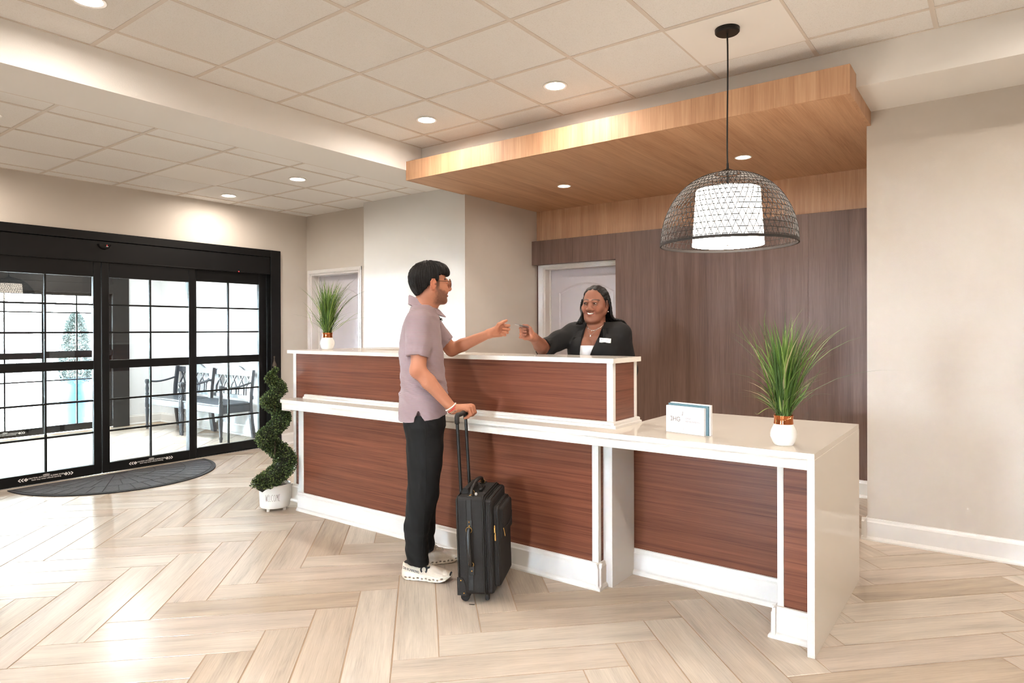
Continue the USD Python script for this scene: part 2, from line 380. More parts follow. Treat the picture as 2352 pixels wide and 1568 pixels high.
# x, y, z, label
LIGHTS = [(-3.70, 1.385, ZU, 'round recessed ceiling light cut off by the top left picture edge'),
          (-3.67, 3.793, ZU, 'round recessed ceiling light in the tiles nearest the left beam'),
          (-2.455, 3.80, ZU, 'round recessed ceiling light in the tiles above the middle of the wood canopy'),
          (-3.284, 5.23, ZCAN, 'small recessed spotlight in the wood canopy left of the woven lamp'),
          (-1.619, 5.212, ZCAN, 'small recessed spotlight in the wood canopy just behind the woven lamp cord'),
          (-5.36, 3.787, ZL, 'recessed light of the lower entrance ceiling nearer the beam'),
          (-6.595, 3.804, ZL, 'recessed light of the lower entrance ceiling nearest the corner wall'),
          (-6.60, 1.40, ZL, 'recessed light over the left part of the sliding doors'), (-5.36, 1.40, ZL, 'recessed light of the entrance ceiling left of the picture'),
          (-2.455, 1.385, ZU, 'recessed light over the floor before the desk'), (-1.22, 1.385, ZU, 'recessed light above the camera'), (0.03, 1.385, ZU, 'recessed light right of the camera'),
          (0.64, 3.80, ZU, 'recessed light by the right wall beam'), (1.87, 3.8, ZU, 'recessed light far right by the beam'), (1.25, 1.385, ZU, 'recessed light far right'),
          (-3.70, -1.07, ZU, 'recessed light behind the camera on the left'), (-2.455, -1.07, ZU, 'recessed light behind the camera'), (-0.6, -1.07, ZU, 'recessed light straight behind the camera'), (0.64, -1.07, ZU, 'recessed light behind the camera on the right'),
          (1.87, -1.07, ZU, 'recessed light at the back of the lobby right'),
          (-8.0, 1.6, 2.62, 'recessed vestibule light nearer the lobby on the left'), (-9.5, 1.6, 2.62, 'recessed vestibule light nearer the street on the left'),
          (-8.0, 3.9, 2.62, 'recessed vestibule light over the nearer bench'), (-9.5, 3.9, 2.62, 'recessed vestibule light over the farther bench')]
upx0 = upx
c_up = ceiling('ceiling', XBO, XR_, YFRONT, 4.365, ZU, 'white lay-in tile ceiling above the lobby and desk', lambda x, y: y > .6 and x < 1.2 and y > .25*x+.5)
obj('cover_panel', box(-1.515, -0.905, 3.48, 4.08, ZU-.001, ZU+.004), 'plain_tile', c_up)
upx0 = [-5.02 - T*k*0.997 for k in range(0, 4)]
ceiling('ceiling_entrance', XL, XBI, YFRONT, YREC+.02, ZL, 'lower white lay-in tile ceiling in front of the sliding doors', lambda x, y: y > .9, blank=[(-5.945, 3.155)])
structure_roof = obj('roof', box(-10.62, XR_+.2, YFRONT-.2, 6.6, 3.26, 3.4), 'dark_soffit', kind='structure', label='flat roof slab over the lobby, out of view')
# --- walls
def structure(name, mesh, mat_, lab): return obj(name, mesh, mat_, kind='structure', label=lab)
structure('beam_left', box(XBI, XBO, YFRONT, YW+.02, ZL, ZU+.2), 'ceiling_paint', 'white dropped beam between the two ceiling heights, running to the canopy')
structure('beam_right', cat(box(XBO, XR_, 4.365, YW+.1, ZL, ZU+.2)), 'ceiling_paint', 'white dropped beam over the desk and along the right wall')
# left wall with the opening for the sliding doors
DY0, DY1, DZT = 0.78, 4.72, 2.365
wl = thing('wall_left', 'beige wall around the black sliding entrance doors', None, kind='structure')
slab('wall_panel', XL-.16, XL, YFRONT, DY0, 0, 3.2, 'wall_beige', wl); slab('wall_panel', XL-.16, XL, DY1, YREC+.2, 0, 3.2, 'wall_beige', wl)
slab('wall_panel', XL-.16, XL, DY0, DY1, DZT, 3.2, 'wall_beige', wl)
# recess wall with white door, then the projecting column, then the alcove
RD = (-6.965, -6.047, 2.105)     # clear opening of the recess door
wr = thing('wall_recess', 'beige wall in the corner around the lilac-grey door behind the left plant', None, kind='structure')
slab('wall_panel', XL, RD[0], YREC, YREC+.2, 0, 3.2, 'wall_beige', wr); slab('wall_panel', RD[1], -5.7, YREC, YREC+.2, 0, 3.2, 'wall_beige', wr)
slab('wall_panel', RD[0], RD[1], YREC, YREC+.2, RD[2], 3.2, 'wall_beige', wr)
structure('wall_column', box(-5.77, -4.266, YW+.01, YALC+.3, 0, 3.2), 'wall_white', 'pale painted wall block behind the man, left of the canopy alcove')
structure('wall_alcove_left', box(-4.268, -4.2655, YW+.012, YALC, 0, ZCAN), 'wall_beige', 'beige side wall of the alcove between pale wall block and brown panelling')
structure('wall_right', box(-0.715, XR_, YW-.02, YALC+.3, 0, 3.2), 'wall_beige', 'wide beige wall at the right beside the brown panelling')
structure('wall_end', box(XR_, XR_+.15, YFRONT, YALC, 0, 3.3), 'wall_beige', 'lobby end wall out of frame to the right')
wf = thing('wall_front', 'lobby wall with two windows behind the camera', None, kind='structure')
WINS = [(-3.4, -2.8), (-.2, .4)]; WZ0, WZ1 = .85, 1.75
xs_ = [XL]+[q for w_ in WINS for q in w_]+[XR_]
for i in range(0, len(xs_), 2): slab('wall_panel', xs_[i], xs_[i+1], YFRONT-.15, YFRONT, 0, 3.3, 'wall_beige', wf)
for i, (a, b) in enumerate(WINS):
    slab('wall_panel', a, b, YFRONT-.15, YFRONT, 0, WZ0, 'wall_beige', wf); slab('wall_panel', a, b, YFRONT-.15, YFRONT, WZ1, 3.3, 'wall_beige', wf)
    wn = thing(f'window_{i+1}', f'lobby window {("at the left", "at the right")[i]} behind the camera', None, kind='structure')
    obj('window_frame', cat(box(a, a+.05, YFRONT-.1, YFRONT-.04, WZ0, WZ1), box(b-.05, b, YFRONT-.1, YFRONT-.04, WZ0, WZ1), box(a+.05, b-.05, YFRONT-.1, YFRONT-.04, WZ0, WZ0+.05), box(a+.05, b-.05, YFRONT-.1, YFRONT-.04, WZ1-.05, WZ1)), 'black_aluminium', wn)
    obj('glass_pane', box(a+.05, b-.05, YFRONT-.075, YFRONT-.069, WZ0+.05, WZ1-.05), 'pane_glass', wn)
# alcove back wall: oak band, projecting dark panelling, lilac door
DR = (-4.165, -3.19, 2.10)
wa = thing('wall_back', 'alcove back wall of wood panels behind the woman', None, kind='structure')
slab('oak_panel', -4.266, -0.70, YALC, YALC+.1, 2.36, ZCAN-.0002, 'oak_upright', wa, label='band of pale oak panel under the canopy')
slab('jamb_panel', -4.266, -4.238, YALC, YALC+.1, 0, 2.36, 'dark_laminate', wa)
px_ = [-3.205, -2.58, -1.96, -1.34, -0.70]
for i in range(4): slab('dark_panel', px_[i]+(.0004 if i else 0), px_[i+1]-.0004, YALC-.10, YALC, .0, 2.399, 'dark_laminate', wa, b=.0005)
slab('header_panel', -4.265, px_[0]-.0015, YALC-.10, YALC, 2.130, 2.399, 'dark_laminate', wa, b=.0012, label='dark panel over the alcove door')
slab('backing', -4.3, -0.7, YALC+.14, YALC+.2, 0, 3.26, 'wall_beige', wa)
# canopy of oak laminate
cn = thing('canopy', 'flat oak-veneer canopy hung over the reception desk', 'canopy', kind=None)
poly = Polygon([(-4.288, 4.17), (-.692, 4.17), (-.692, YALC+.02), (-4.264, YALC+.02), (-4.264, YW+.02), (-4.288, YW+.02)])
for l in LIGHTS:
    if l[2] == ZCAN: poly = poly.difference(Point(l[0], l[1]).buffer(.060, 12))
obj('soffit_panel', xf(extrude(poly, .02), t=(0, 0, ZCAN)), 'oak_soffit', cn)
slab('front_fascia', -4.290, -.690, 4.165, 4.185, ZCAN-.0015, 2.915, 'oak_upright', cn, b=.001)
slab('end_fascia', -.712, -.690, 4.185, YW+.02, ZCAN-.0015, 2.915, 'oak_upright', cn)
slab('end_fascia', -4.290, -4.270, 4.185, YW-.0, ZCAN-.0015, ZL-.001, 'oak_upright', cn)
slab('top_board', -4.28, -.70, 4.186, 4.36, 2.895, 2.913, 'oak_upright', cn)
# baseboards: flat board, eased top, shoe moulding
BB = [(0, 0), (-.034, 0), (-.034, .010), (-.028, .020), (-.019, .026), (-.019, .118), (-.013, .126), (-.010, .140), (0, .142)]
def baseboard(p0, p1, side, s=1.0):
    return prism([(a*s, b_) for a, b_ in BB], p0, p1, -np.array(side, float))
structure('baseboard_right', cat(baseboard((-.7475, YW-.02, 0), (XR_, YW-.02, 0), (0, -1, 0)), baseboard((-.715, YW-.0525, 0), (-.715, YALC-.1, 0), (-1, 0, 0))), 'trim_white', 'white baseboard along the right beige wall')
structure('baseboard_back', baseboard((-3.2, YALC-.10, 0), (-.70, YALC-.10, 0), (0, -1, 0)), 'trim_white', 'white baseboard under the brown panelling')
structure('baseboard_left', cat(baseboard((XL, DY1+.01, 0), (XL, YREC, 0), (1, 0, 0))), 'trim_white', 'white baseboard right of the sliding doors')
structure('baseboard_recess', cat(baseboard((-6.00, YREC, 0), (-5.77, YREC, 0), (0, -1, 0)), baseboard((-5.79, YW+.01, 0), (-4.266, YW+.01, 0), (0, -1, 0))), 'trim_white', 'white baseboard behind the desk on the left')

# --- panelled doors of the recess and the alcove
def panel_door(name, lab, x0, x1, zt, yw, depth, cw):
    d = thing(name, lab, None, kind='structure')
    # casing: stepped board round the opening on the wall face, and the jamb lining
    for sgn, xx in ((-1, x0), (1, x1)):
        a, b_ = sorted((xx, xx+sgn*cw)); obj('casing', cat(box(a, b_, yw-.016, yw, 0, zt+cw, .003), box(*sorted((xx+sgn*.008, xx+sgn*(cw-.022))), yw-.021, yw-.016, 0, zt+.03, .002)), 'frame_paint', d)
        a, b_ = sorted((xx, xx-sgn*.02)); obj('jamb', cat(box(a, b_, yw-.004, yw+depth+.05, 0, zt), box(*sorted((xx-sgn*.02, xx-sgn*.034)), yw+depth-.016, yw+depth-.001, 0, zt-.02)), 'frame_paint', d)
    obj('casing', cat(box(x0-cw, x1+cw, yw-.0165, yw, zt, zt+cw, .003), box(x0-.03, x1+.03, yw-.0212, yw-.016, zt+.008, zt+cw-.022, .002)), 'frame_paint', d)
    obj('jamb', box(x0+.0, x1-.0, yw-.003, yw+depth+.05, zt-.02, zt), 'frame_paint', d)
    a, b_, top = x0+.022, x1-.022, zt-.022
    leaf = Polygon([(a, .008), (b_, .008), (b_, top), (a, top)])
    w = b_-a; ins = .115
    def arch(off):
        xs = np.linspace(a+ins+off, b_-ins-off, 25); mid = (a+b_)/2; hw = (b_-a)/2-ins
        up = top-.26-off+.105*(1-((xs-mid)/hw)**2)
        return Polygon([(a+ins+off, 1.02+off)]+[(b_-ins-off, 1.02+off)]+list(zip(xs[::-1], up[::-1])))
    low = lambda off: Polygon([(a+ins+off, .24+off), (b_-ins-off, .24+off), (b_-ins-off, .90-off), (a+ins+off, .90-off)])
    def up_(poly_, y, h):   # polygon of (x, z) as a slab in front of y
        v, f = extrude(poly_, h); return np.stack([v[:, 0], y+v[:, 2], v[:, 1]], 1), f[:, ::-1]
    y0 = yw+depth
    lf = obj('door_leaf', cat(up_(leaf.difference(arch(0)).difference(low(0)), y0, .035), up_(leaf, y0+.009, .02)), 'door_paint', d)
    for pf in (arch, low):
        ring = []
        for o1, o2, z1, z2 in ((0, .018, .0, .0085), (.018, .036, .0085, .004)):
            A_, B_ = np.array(pf(o1).exterior.coords)[:-1], np.array(pf(o2).exterior.coords)[:-1]; n_ = len(A_)
            v = np.vstack([np.c_[A_[:, 0], np.full(n_, y0+z1), A_[:, 1]], np.c_[B_[:, 0], np.full(n_, y0+z2), B_[:, 1]]])
            j = np.arange(n_); j2 = (j+1) % n_; ring.append((v, np.vstack([np.stack([j, j2, n_+j2], 1), np.stack([j, n_+j2, n_+j], 1)])))
        obj('raised_panel', cat(up_(pf(.036), y0+.004, .01), *ring), 'door_paint', lf)
    return d, lf, a, b_, y0
d3, lf, a, b_, y0 = panel_door('door_3', 'lilac-grey arched-panel door in the corner behind the left plant', *RD, YREC, .11, .048)
obj('door_handle', cat(cyl((a+.06, y0, 1.0), (a+.06, y0-.05, 1.0), .011, 12), cyl((a+.05, y0-.05, 1.0), (a+.17, y0-.05, 1.0), .009, 12, .003), cyl((a+.06, y0, 1.0), (a+.06, y0-.008, 1.0), .028, 16)), 'chrome', lf)
d4, lf, a, b_, y0 = panel_door('door_4', 'lilac-grey arched-panel door behind the woman in the alcove', *DR, YALC+.0, .10, .072)
obj('door_handle', cat(cyl((b_-.06, y0, 1.0), (b_-.06, y0-.05, 1.0), .011, 12), cyl((b_-.05, y0-.05, 1.0), (b_-.17, y0-.05, 1.0), .009, 12, .003), cyl((b_-.06, y0, 1.0), (b_-.06, y0-.008, 1.0), .028, 16)), 'chrome', lf)

# --- downlights
VEST = []
first = {}
for (x, y, z, lab) in LIGHTS:
    kind_ = 'spot' if z == ZCAN else 'can'
    r0 = .062 if kind_ == 'spot' else .082
    grp = 'recessed ceiling lights'
    if kind_ in first:
        dup(first[kind_], (x, y, z), label=lab)
    else:
        d = first[kind_] = thing('downlight', lab, 'ceiling light', (x, y, z), group=None)
        ro, ri = r0+.003, r0*.76; hh_ = r0-.005
        obj('trim_ring', lathe([(ri, .010), (ri+.004, -.003), (ro-.004, -.005), (ro, -.002), (ro, -.0006), (hh_, -.0006), (hh_, .012), (ri, .012), (ri, .010)], 40), 'trim_white', d, smooth=40)
        obj('lens', xf(lathe([(0, .0), (ri*.7, .0), (ri+.002, .004), (ri+.002, .008), (0, .008)], 32), t=(0, 0, .002)), 'lamp_lens', d)

# ------------------------------------------------------------------ sliding doors, vestibule, outside
def sliding(parent, name, xc, y0, y1, zt, st=.068, signs=False, gt=1.929, lab=None):
    """one glazed leaf in the plane x = xc: stiles, rails, two sheets, bars on both faces, warning print"""
    th = .022
    leaf = obj(name, cat(box(xc-th, xc+th, y0, y0+st, .012, zt, .003), box(xc-th, xc+th, y1-st, y1, .012, zt, .003),
        box(xc-th, xc+th, y0+st, y1-st, .012, .106, .003), box(xc-th, xc+th, y0+st, y1-st, gt, zt, .003), box(xc-th, xc+th, y0+st, y1-st, 1.032, 1.115, .003)), 'black_aluminium', parent, label=lab)
    a, b = y0+st, y1-st
    for z0, z1 in ((.106, 1.032), (1.115, gt)):
        obj('glass_pane', box(xc-.003, xc+.003, a, b, z0, z1), 'pane_glass', leaf)
    bw = .008
    for s_ in (-1, 1):
        xx = sorted((xc+s_*.0032, xc+s_*.012))
        for z in (.417, .726, 1.388, 1.659): obj('glazing_bar', box(*xx, a, b, z-bw, z+bw, .002), 'black_aluminium', leaf)
        for z0, z1 in ((.106, 1.032), (1.115, gt)): obj('glazing_bar', box(xx[0]-.0005, xx[1]+.0005, (a+b)/2-bw, (a+b)/2+bw, z0, z1, .002), 'black_aluminium', leaf)
    if signs:
        yc, ms, X = (y0+y1)/2-.002, [], xc+th+.0003
        for s_, hh, z, w in (('CAUTION: AUTOMATIC SLIDING DOOR', .0125, .062, .278), ('Door may close without warning', .0105, .046, .232)):
            t = text(s_, hh, .0005, bold=True, width=w); ms.append(place((t[0]-[w/2, 0, 0], t[1]), (X, yc, z), (0, 1, 0), (0, 0, 1)))
        ov = Polygon([(math.cos(a_)*.028, math.sin(a_)*.007) for a_ in np.linspace(0, 6.283, 25)[:-1]])
        ms.append(place(extrude(ov.difference(affinity.scale(ov, .86, .62)), .0005), (X, yc, .083), (0, 1, 0), (0, 0, 1)))
        t = text('RECORD', .006, .0005, bold=True, width=.038) if False else box(-.018, .018, -.0015, .0015, 0, .0005); ms.append(place(t, (X, yc, .083), (0, 1, 0), (0, 0, 1)))
        for sg in (-1, 1):
            for k in range(3):
                o = .150+k*.022
                ch = Polygon([(o, -.015), (o+.014, 0), (o, .015), (o+.011, .015), (o+.026, 0), (o+.011, -.015)])
                ms.append(place(extrude(affinity.scale(ch, sg, 1, origin=(0, 0)), .0005), (X, yc, .062), (0, 1, 0), (0, 0, 1)))
            hand = Polygon([(.143, -.007), (.150, -.009), (.163, -.003), (.163, .003), (.150, .009), (.143, .007)])
            ms.append(place(extrude(affinity.scale(hand, sg, 1, origin=(0, 0)), .0005), (X, yc, .062), (0, 1, 0), (0, 0, 1)))
        obj('lettering', cat(*ms), 'lettering_white', leaf, label='white caution lettering between arrows')
    return leaf
YC = 2.742
d1 = thing_w('door_1', 'black-framed automatic sliding glass entrance doors with warning print', None, (XL, YC, 0), kind='structure')
BA = 'black_aluminium'
obj('door_frame', cat(box(XL-.15, XL+.022, 4.588, 4.721, 0, 2.365, .003), box(XL-.15, XL+.022, .763, .896, 0, 2.365, .003), box(XL-.15, XL+.022, .896, 4.588, 2.283, 2.365, .003)), BA, d1)
obj('header_box', cat(cat(box(XL-.13, XL+.012, .897, 4.587, 2.094, 2.281, .004), box(XL+.002, XL+.012, .897, 4.587, 2.074, 2.1, .002)), box(XL+.012, XL+.0135, .90, 4.585, 2.272, 2.276), box(XL-.02, XL+.016, .90, 4.585, 2.076, 2.086, .002)), BA, d1)
obj('threshold', box(XL-.14, XL+.0, .896, 4.588, 0.0, .010, .003), 'chrome', d1)
sliding(d1, 'sliding_leaf', XL-.022, 1.812, 2.7395, 2.09, signs=True, lab='left sliding leaf')
sliding(d1, 'sliding_leaf', XL-.022, 2.7445, 3.672, 2.09, signs=True, lab='right sliding leaf')
sliding(d1, 'fixed_leaf', XL-.085, 3.62, 4.58, 2.10, st=.10, gt=1.95, lab='right fixed leaf')
sliding(d1, 'fixed_leaf', XL-.085, .90, 1.86, 2.10, st=.10, gt=1.95)
obj('indicator_light', cat(box(XL+.012, XL+.02, 4.17, 4.182, 2.078, 2.086)), emit('red_led', (1, .03, .03), 4.0), d1)
sn = thing_w('motion_sensor', 'small black motion sensor with red light on the door header', 'motion sensor', (XL+.012, 2.762, 2.245))
hs = lathe([(0.0005, -.046), (.02, -.043), (.04, -.033), (.055, -.015), (.061, 0), (.061, .004), (0, .004)], 36)
v = hs[0].copy(); k_ = np.where(v[:, 0] < 0); v[:, 0] = np.maximum(v[:, 0], 0)*.8
obj('housing', (v+[XL+.0125, 2.762, 2.245], hs[1]), 'black_satin', sn, smooth=40)
obj('status_light', box(XL+.05, XL+.0615, 2.770, 2.774, 2.232, 2.240), 'red_led', sn)
obj('print', box(XL+.05, XL+.0585, 2.766, 2.785, 2.224, 2.228), 'lettering_white', sn)
# door mat: half round, ribbed rubber rim, carpet pads in a fan
MX, MY, MR = XL+.07, 2.842, .885
dm = thing_w('door_mat', 'charcoal half-round door mat with fan pattern before the sliding doors', 'door mat', (MX, MY, 0))
def sector(r0, r1, a0, a1, n=10):
    a = np.linspace(a0, a1, n); return Polygon(list(zip(r1*np.cos(a), r1*np.sin(a)))+list(zip(r0*np.cos(a[::-1]), r0*np.sin(a[::-1]))))
H_ = math.pi/2
base_ = Polygon([(0, -MR)]+[(MR*1.03*math.cos(a), MR*math.sin(a)) for a in np.linspace(-H_, H_, 60)]+[(0, MR)])
obj('rubber_backing', xf(extrude(base_, .006), t=(MX, MY, 0.0005)), 'mat_rib', dm)
obj('rim', xf(extrude(base_.difference(affinity.scale(base_, .965, .965, origin=(0, 0)).intersection(Polygon([(.02, -2), (2, -2), (2, 2), (.02, 2)]))), .0085), t=(MX, MY, 0.0005)), 'mat_rib', dm)
for r0, r1, n in ((.10, .33, 9), (.337, .60, 15), (.607, .84, 21)):
    for k in range(n):
        a0, a1 = -H_+math.pi*k/n, -H_+math.pi*(k+1)/n; g = .0035/((r0+r1)/2)
        pg = affinity.scale(sector(r0, r1, a0+g, a1-g), 1.03, 1, origin=(0, 0)).intersection(Polygon([(.025, -2), (2, -2), (2, 2), (.025, 2)]))
        if not pg.is_empty: obj('carpet_pad', xf(extrude(pg, .0085), t=(MX, MY, .0008)), 'mat_charcoal', dm)
# --- vestibule
XO = -10.40
vw = thing('wall_vestibule', 'white walls and ceiling of the entrance vestibule beyond the glass doors', None, kind='structure')
slab('wall_panel', XO-.2, XL-.16, 4.905, 5.05, 0, 2.9, 'wall_vestibule', vw); slab('wall_panel', XO-.2, XL-.16, .45, .6, 0, 2.9, 'wall_vestibule', vw)
slab('wall_panel', XO-.2, XO-.05, 4.30, 4.905, 0, 2.9, 'wall_vestibule', vw); slab('wall_panel', XO-.2, XO-.05, .6, 1.0, 0, 2.9, 'wall_vestibule', vw); slab('wall_panel', XO-.2, XO-.05, 1.0, 4.30, 2.3, 2.9, 'wall_vestibule', vw)
cp_ = Polygon([(XO-.2, .45), (XL-.16, .45), (XL-.16, 5.05), (XO-.2, 5.05)])
for l in LIGHTS:
    if l[0] < XL: cp_ = cp_.difference(Point(l[0], l[1]).buffer(.079, 12))
obj('ceiling_panel', xf(extrude(cp_, .1), t=(0, 0, 2.62)), 'ceiling_paint', vw)
for k_, y_ in enumerate((1.6, 3.7)):
    tf = thing_w('light_panel', ('square vestibule ceiling light panel on the left', 'square vestibule ceiling light panel over the benches')[k_], 'ceiling light', (-8.75, y_, 2.62))
    obj('frame', cat(box(-9.35, -8.15, y_-.32, y_-.30, 2.605, 2.62), box(-9.35, -8.15, y_+.30, y_+.32, 2.605, 2.62), box(-9.35, -9.33, y_-.30, y_+.30, 2.605, 2.62), box(-8.17, -8.15, y_-.30, y_+.30, 2.605, 2.62)), 'trim_white', tf)
    obj('lens', box(-9.33, -8.17, y_-.30, y_+.30, 2.609, 2.618), 'troffer_lens', tf)
structure('baseboard_vestibule', cat(baseboard((XO-.05, 4.905, 0), (XL-.16, 4.905, 0), (0, -1, 0)), baseboard((XO-.05, 4.39, 0), (XO-.05, 4.905, 0), (1, 0, 0))), 'trim_white', 'white baseboard in the vestibule behind the benches')
d2 = thing_w('door_2', 'outer black-framed sliding doors seen through the first pair', None, (XO, 2.7, 0), kind='structure')
obj('door_frame', cat(box(XO-.12, XO+.06, 4.17, 4.396, 0, 2.30, .004), box(XO-.12, XO+.06, .9, 1.05, 0, 2.30, .004), box(XO-.12, XO+.05, 1.05, 4.17, 2.08, 2.30, .004)), BA, d2)
obj('header_box', box(XO-.10, XO+.085, 1.05, 4.172, 1.940, 2.082, .004), BA, d2)
sliding(d2, 'sliding_leaf', XO+.02, 2.44, 3.332, 2.0, st=.034, signs=True, gt=1.90)
sliding(d2, 'sliding_leaf', XO-.03, 3.305, 4.17, 2.0, st=.034, gt=1.90)
sliding(d2, 'sliding_leaf', XO-.03, 1.05, 2.46, 2.0, st=.034, gt=1.90)
obj('push_bar', box(XO-.0, XO+.055, 3.34, 4.16, 1.048, 1.13, .005), BA, d2)
# benches
def bench(loc, lab, W=1.02):
    b = thing('bench', lab, 'bench', loc, 0, group=None)
    G = 'bench_grey'; D = .47; x0, x1 = -W/2, W/2
    obj('seat', box(x0+.01, x1-.01, -D+.02, -.01, .445, .470, .006), G, b)
    obj('front_rail', box(x0+.03, x1-.03, -D+.03, -D+.05, .355, .445, .003), G, b)
    for s_ in (x0+.012, x1-.034): obj('side_rail', box(s_, s_+.022, -D+.04, -.02, .355, .445, .003), G, b)
    turned = [(.0, 0), (.016, 0), (.018, .03), (.024, .05), (.017, .07), (.021, .16), (.027, .28), (.020, .30), (.028, .32), (.028, .47), (.02, .485), (.027, .50), (.019, .52), (.025, .58), (.017, .64), (.024, .655), (.03, .675), (.03, .70), (.018, .712), (0, .714)]
    for xx in (x0+.028, x1-.028): obj('front_leg', xf(lathe(turned, 14), t=(xx, -D+.03, 0)), G, b, smooth=50)
    for xx in (x0+.025, x1-.025):
        pr = Polygon([(.02, 0), (.065, 0), (.03, .20), (.01, .44), (.02, .60), (.05, .885), (.01, .885), (-.025, .60), (-.03, .44), (-.01, .20)])
        v, f = extrude(pr, .04); obj('back_post', (np.stack([v[:, 2]+xx-.02, v[:, 0]-.03, v[:, 1]], 1), f), G, b)
        arm = spline([(xx, -D+.03, .695), (xx, -D+.16, .672), (xx, -.18, .685), (xx, -.01, .73)], 14)
        obj('arm', tube(arm, .017, 8, flat=.75), G, b, smooth=60)
    xs = np.linspace(x0+.04, x1-.04, 31); u = (xs-xs[0])/(xs[-1]-xs[0])*2-1
    hump = .875+.055*np.clip(1.25-(u/.5)**2*1.25, 0, 1)**.8
    v, f = extrude(Polygon(list(zip(xs, hump))+[(xs[-1], .80), (xs[0], .80)]), .024)
    def lean(p): return np.stack([p[:, 0], -.012+p[:, 2]*1.0+(p[:, 1]-.47)*.065, p[:, 1]], 1)
    obj('top_rail', (lean(v), f[:, ::-1]), G, b)
    v, f = extrude(Polygon([(xs[0], .50), (xs[-1], .50), (xs[-1], .545), (xs[0], .545)]), .024); obj('lower_rail', (lean(v), f[:, ::-1]), G, b)
    n = 5; w = (x1-x0-.12)/n
    for k in range(n):
        a = x0+.06+w*(k+.16); c = x0+.06+w*(k+.84)
        for (p, q, o) in ((a, c, 0), (c, a, .004)):
            pl = np.array([(p, .535), (p, .64), (p+(q-p)*.08, .665), (q-(q-p)*.05, .805)])
            v = np.vstack([np.c_[pl[:, 0]-.011, pl[:, 1]], np.c_[pl[::-1, 0]+.011, pl[::-1, 1]]])
            v, f = extrude(Polygon(v), .014); v[:, 2] += .005+o; obj('slat', (lean(v), f[:, ::-1]), G, b)
    return b
plain('bench_grey', srgb(64, 72, 82), 0.35)
b1_ = bench((-8.315, 4.84, 0), 'dark grey lattice-back bench nearer the glass at the right')
b2_ = dup(b1_, (-9.34, 4.85, 0), label='dark grey lattice-back bench farther off beside the outer door')
# outside: paving, painted brick wall, urn with an evergreen
structure('ground', cat(box(-26, XO-.2, -22, 16, -.10, -.02), box(XO-.2, 12, -22, YFRONT-.15, -.10, -.02)), 'outside_paving', 'pale paving outside the entrance')
bw_ = thing_w('wall_outside', 'white-painted brick building wall across the drive', None, (-15.5, 5, 0), kind='structure')
obj('mortar_bed', box(-15.8, -15.53, 0, 14, -.02, 5.2), 'mortar', bw_)
rb = random.Random(3); hidden_ = []
for r_ in range(-1, 24):
    for c_ in range(0, 34):
        y = .2+c_*.41+(.205 if r_ % 2 else 0); z = .0+r_*.205
        if not (0.2 < y < 13.5): continue
        m_ = box(-15.55, -15.50+rb.uniform(-.004, .004), y+.006, y+.404, z+.006, z+.199)
        if 3.6 < y < 6.6 and z < 2.9: obj('brick', m_, f'white_brick_{rb.randrange(3)}', bw_)
        else: hidden_.append(m_)
obj('brick_field', cat(*hidden_), 'white_brick_0', bw_, kind='stuff')
ur = thing_w('planter_urn', 'tall pale blue glazed urn planted with an evergreen outside the doors', 'planter', (-11.5, 4.11, -.02))
plain('blue_glaze', srgb(4, 34, 58), 0.5, spec=.15)
obj('urn', xf(lathe([(0, 0), (.13, 0), (.14, .03), (.17, .12), (.215, .34), (.225, .44), (.20, .54), (.165, .60), (.175, .63), (.225, .68), (.232, .70), (.215, .705), (.17, .66), (0, .62)], 40), t=(-11.5, 4.11, -.02)), 'blue_glaze', ur, smooth=50)
rs = np.random.default_rng(11)
def leaf_cloud(centres, normals, size, rs, tw=1.0, asp=.55):
    """a small folded leaf of 4 triangles at every point"""
    n = len(centres); d = rs.normal(size=(n, 3))*tw + normals; d /= np.linalg.norm(d, axis=1, keepdims=True)
    s_ = np.cross(d, rs.normal(size=(n, 3))); s_ /= np.linalg.norm(s_, axis=1, keepdims=True); u = np.cross(s_, d)
    L = size*rs.uniform(.7, 1.25, n)[:, None]
    v = np.stack([centres, centres+d*L*.5+s_*L*asp*.5+u*L*.12, centres+d*L, centres+d*L*.5-s_*L*asp*.5+u*L*.12], 1).reshape(-1, 3)
    i = np.arange(n)*4
    return v, np.vstack([np.stack([i, i+1, i+2], 1), np.stack([i, i+2, i+3], 1)])

# ------------------------------------------------------------------ reception desk
dk = thing_w('reception_desk', 'two-level reception desk with red-brown laminate fronts and white quartz tops', 'reception desk', (-2.5, 3.4, 0))
QZ, LM, TW = 'quartz', 'red_laminate', 'trim_white'
FM, FU, FR = 3.112, 3.150, 3.450          # faces: lower front, upper front, knee recess
XRU = -1.672                               # right side of the upper box
wt = Polygon([(-4.467, 2.99), (-.634, 2.99), (-.634, 4.075), (-1.66, 4.075), (-1.66, 3.20), (-4.467, 3.20)])
obj('worktop', xf(extrude(wt, .026), t=(0, 0, .8435)), QZ, dk)
obj('waterfall_end', box(-.6635, -.633, 2.9895, 4.0755, 0.0, .8435, .001), QZ, dk)
obj('fascia', cat(box(-4.45, -.664, 2.998, 3.022, .795, .8433, .0015), box(-4.45, -.664, 3.022, 3.112, .795, .799)), QZ, dk)
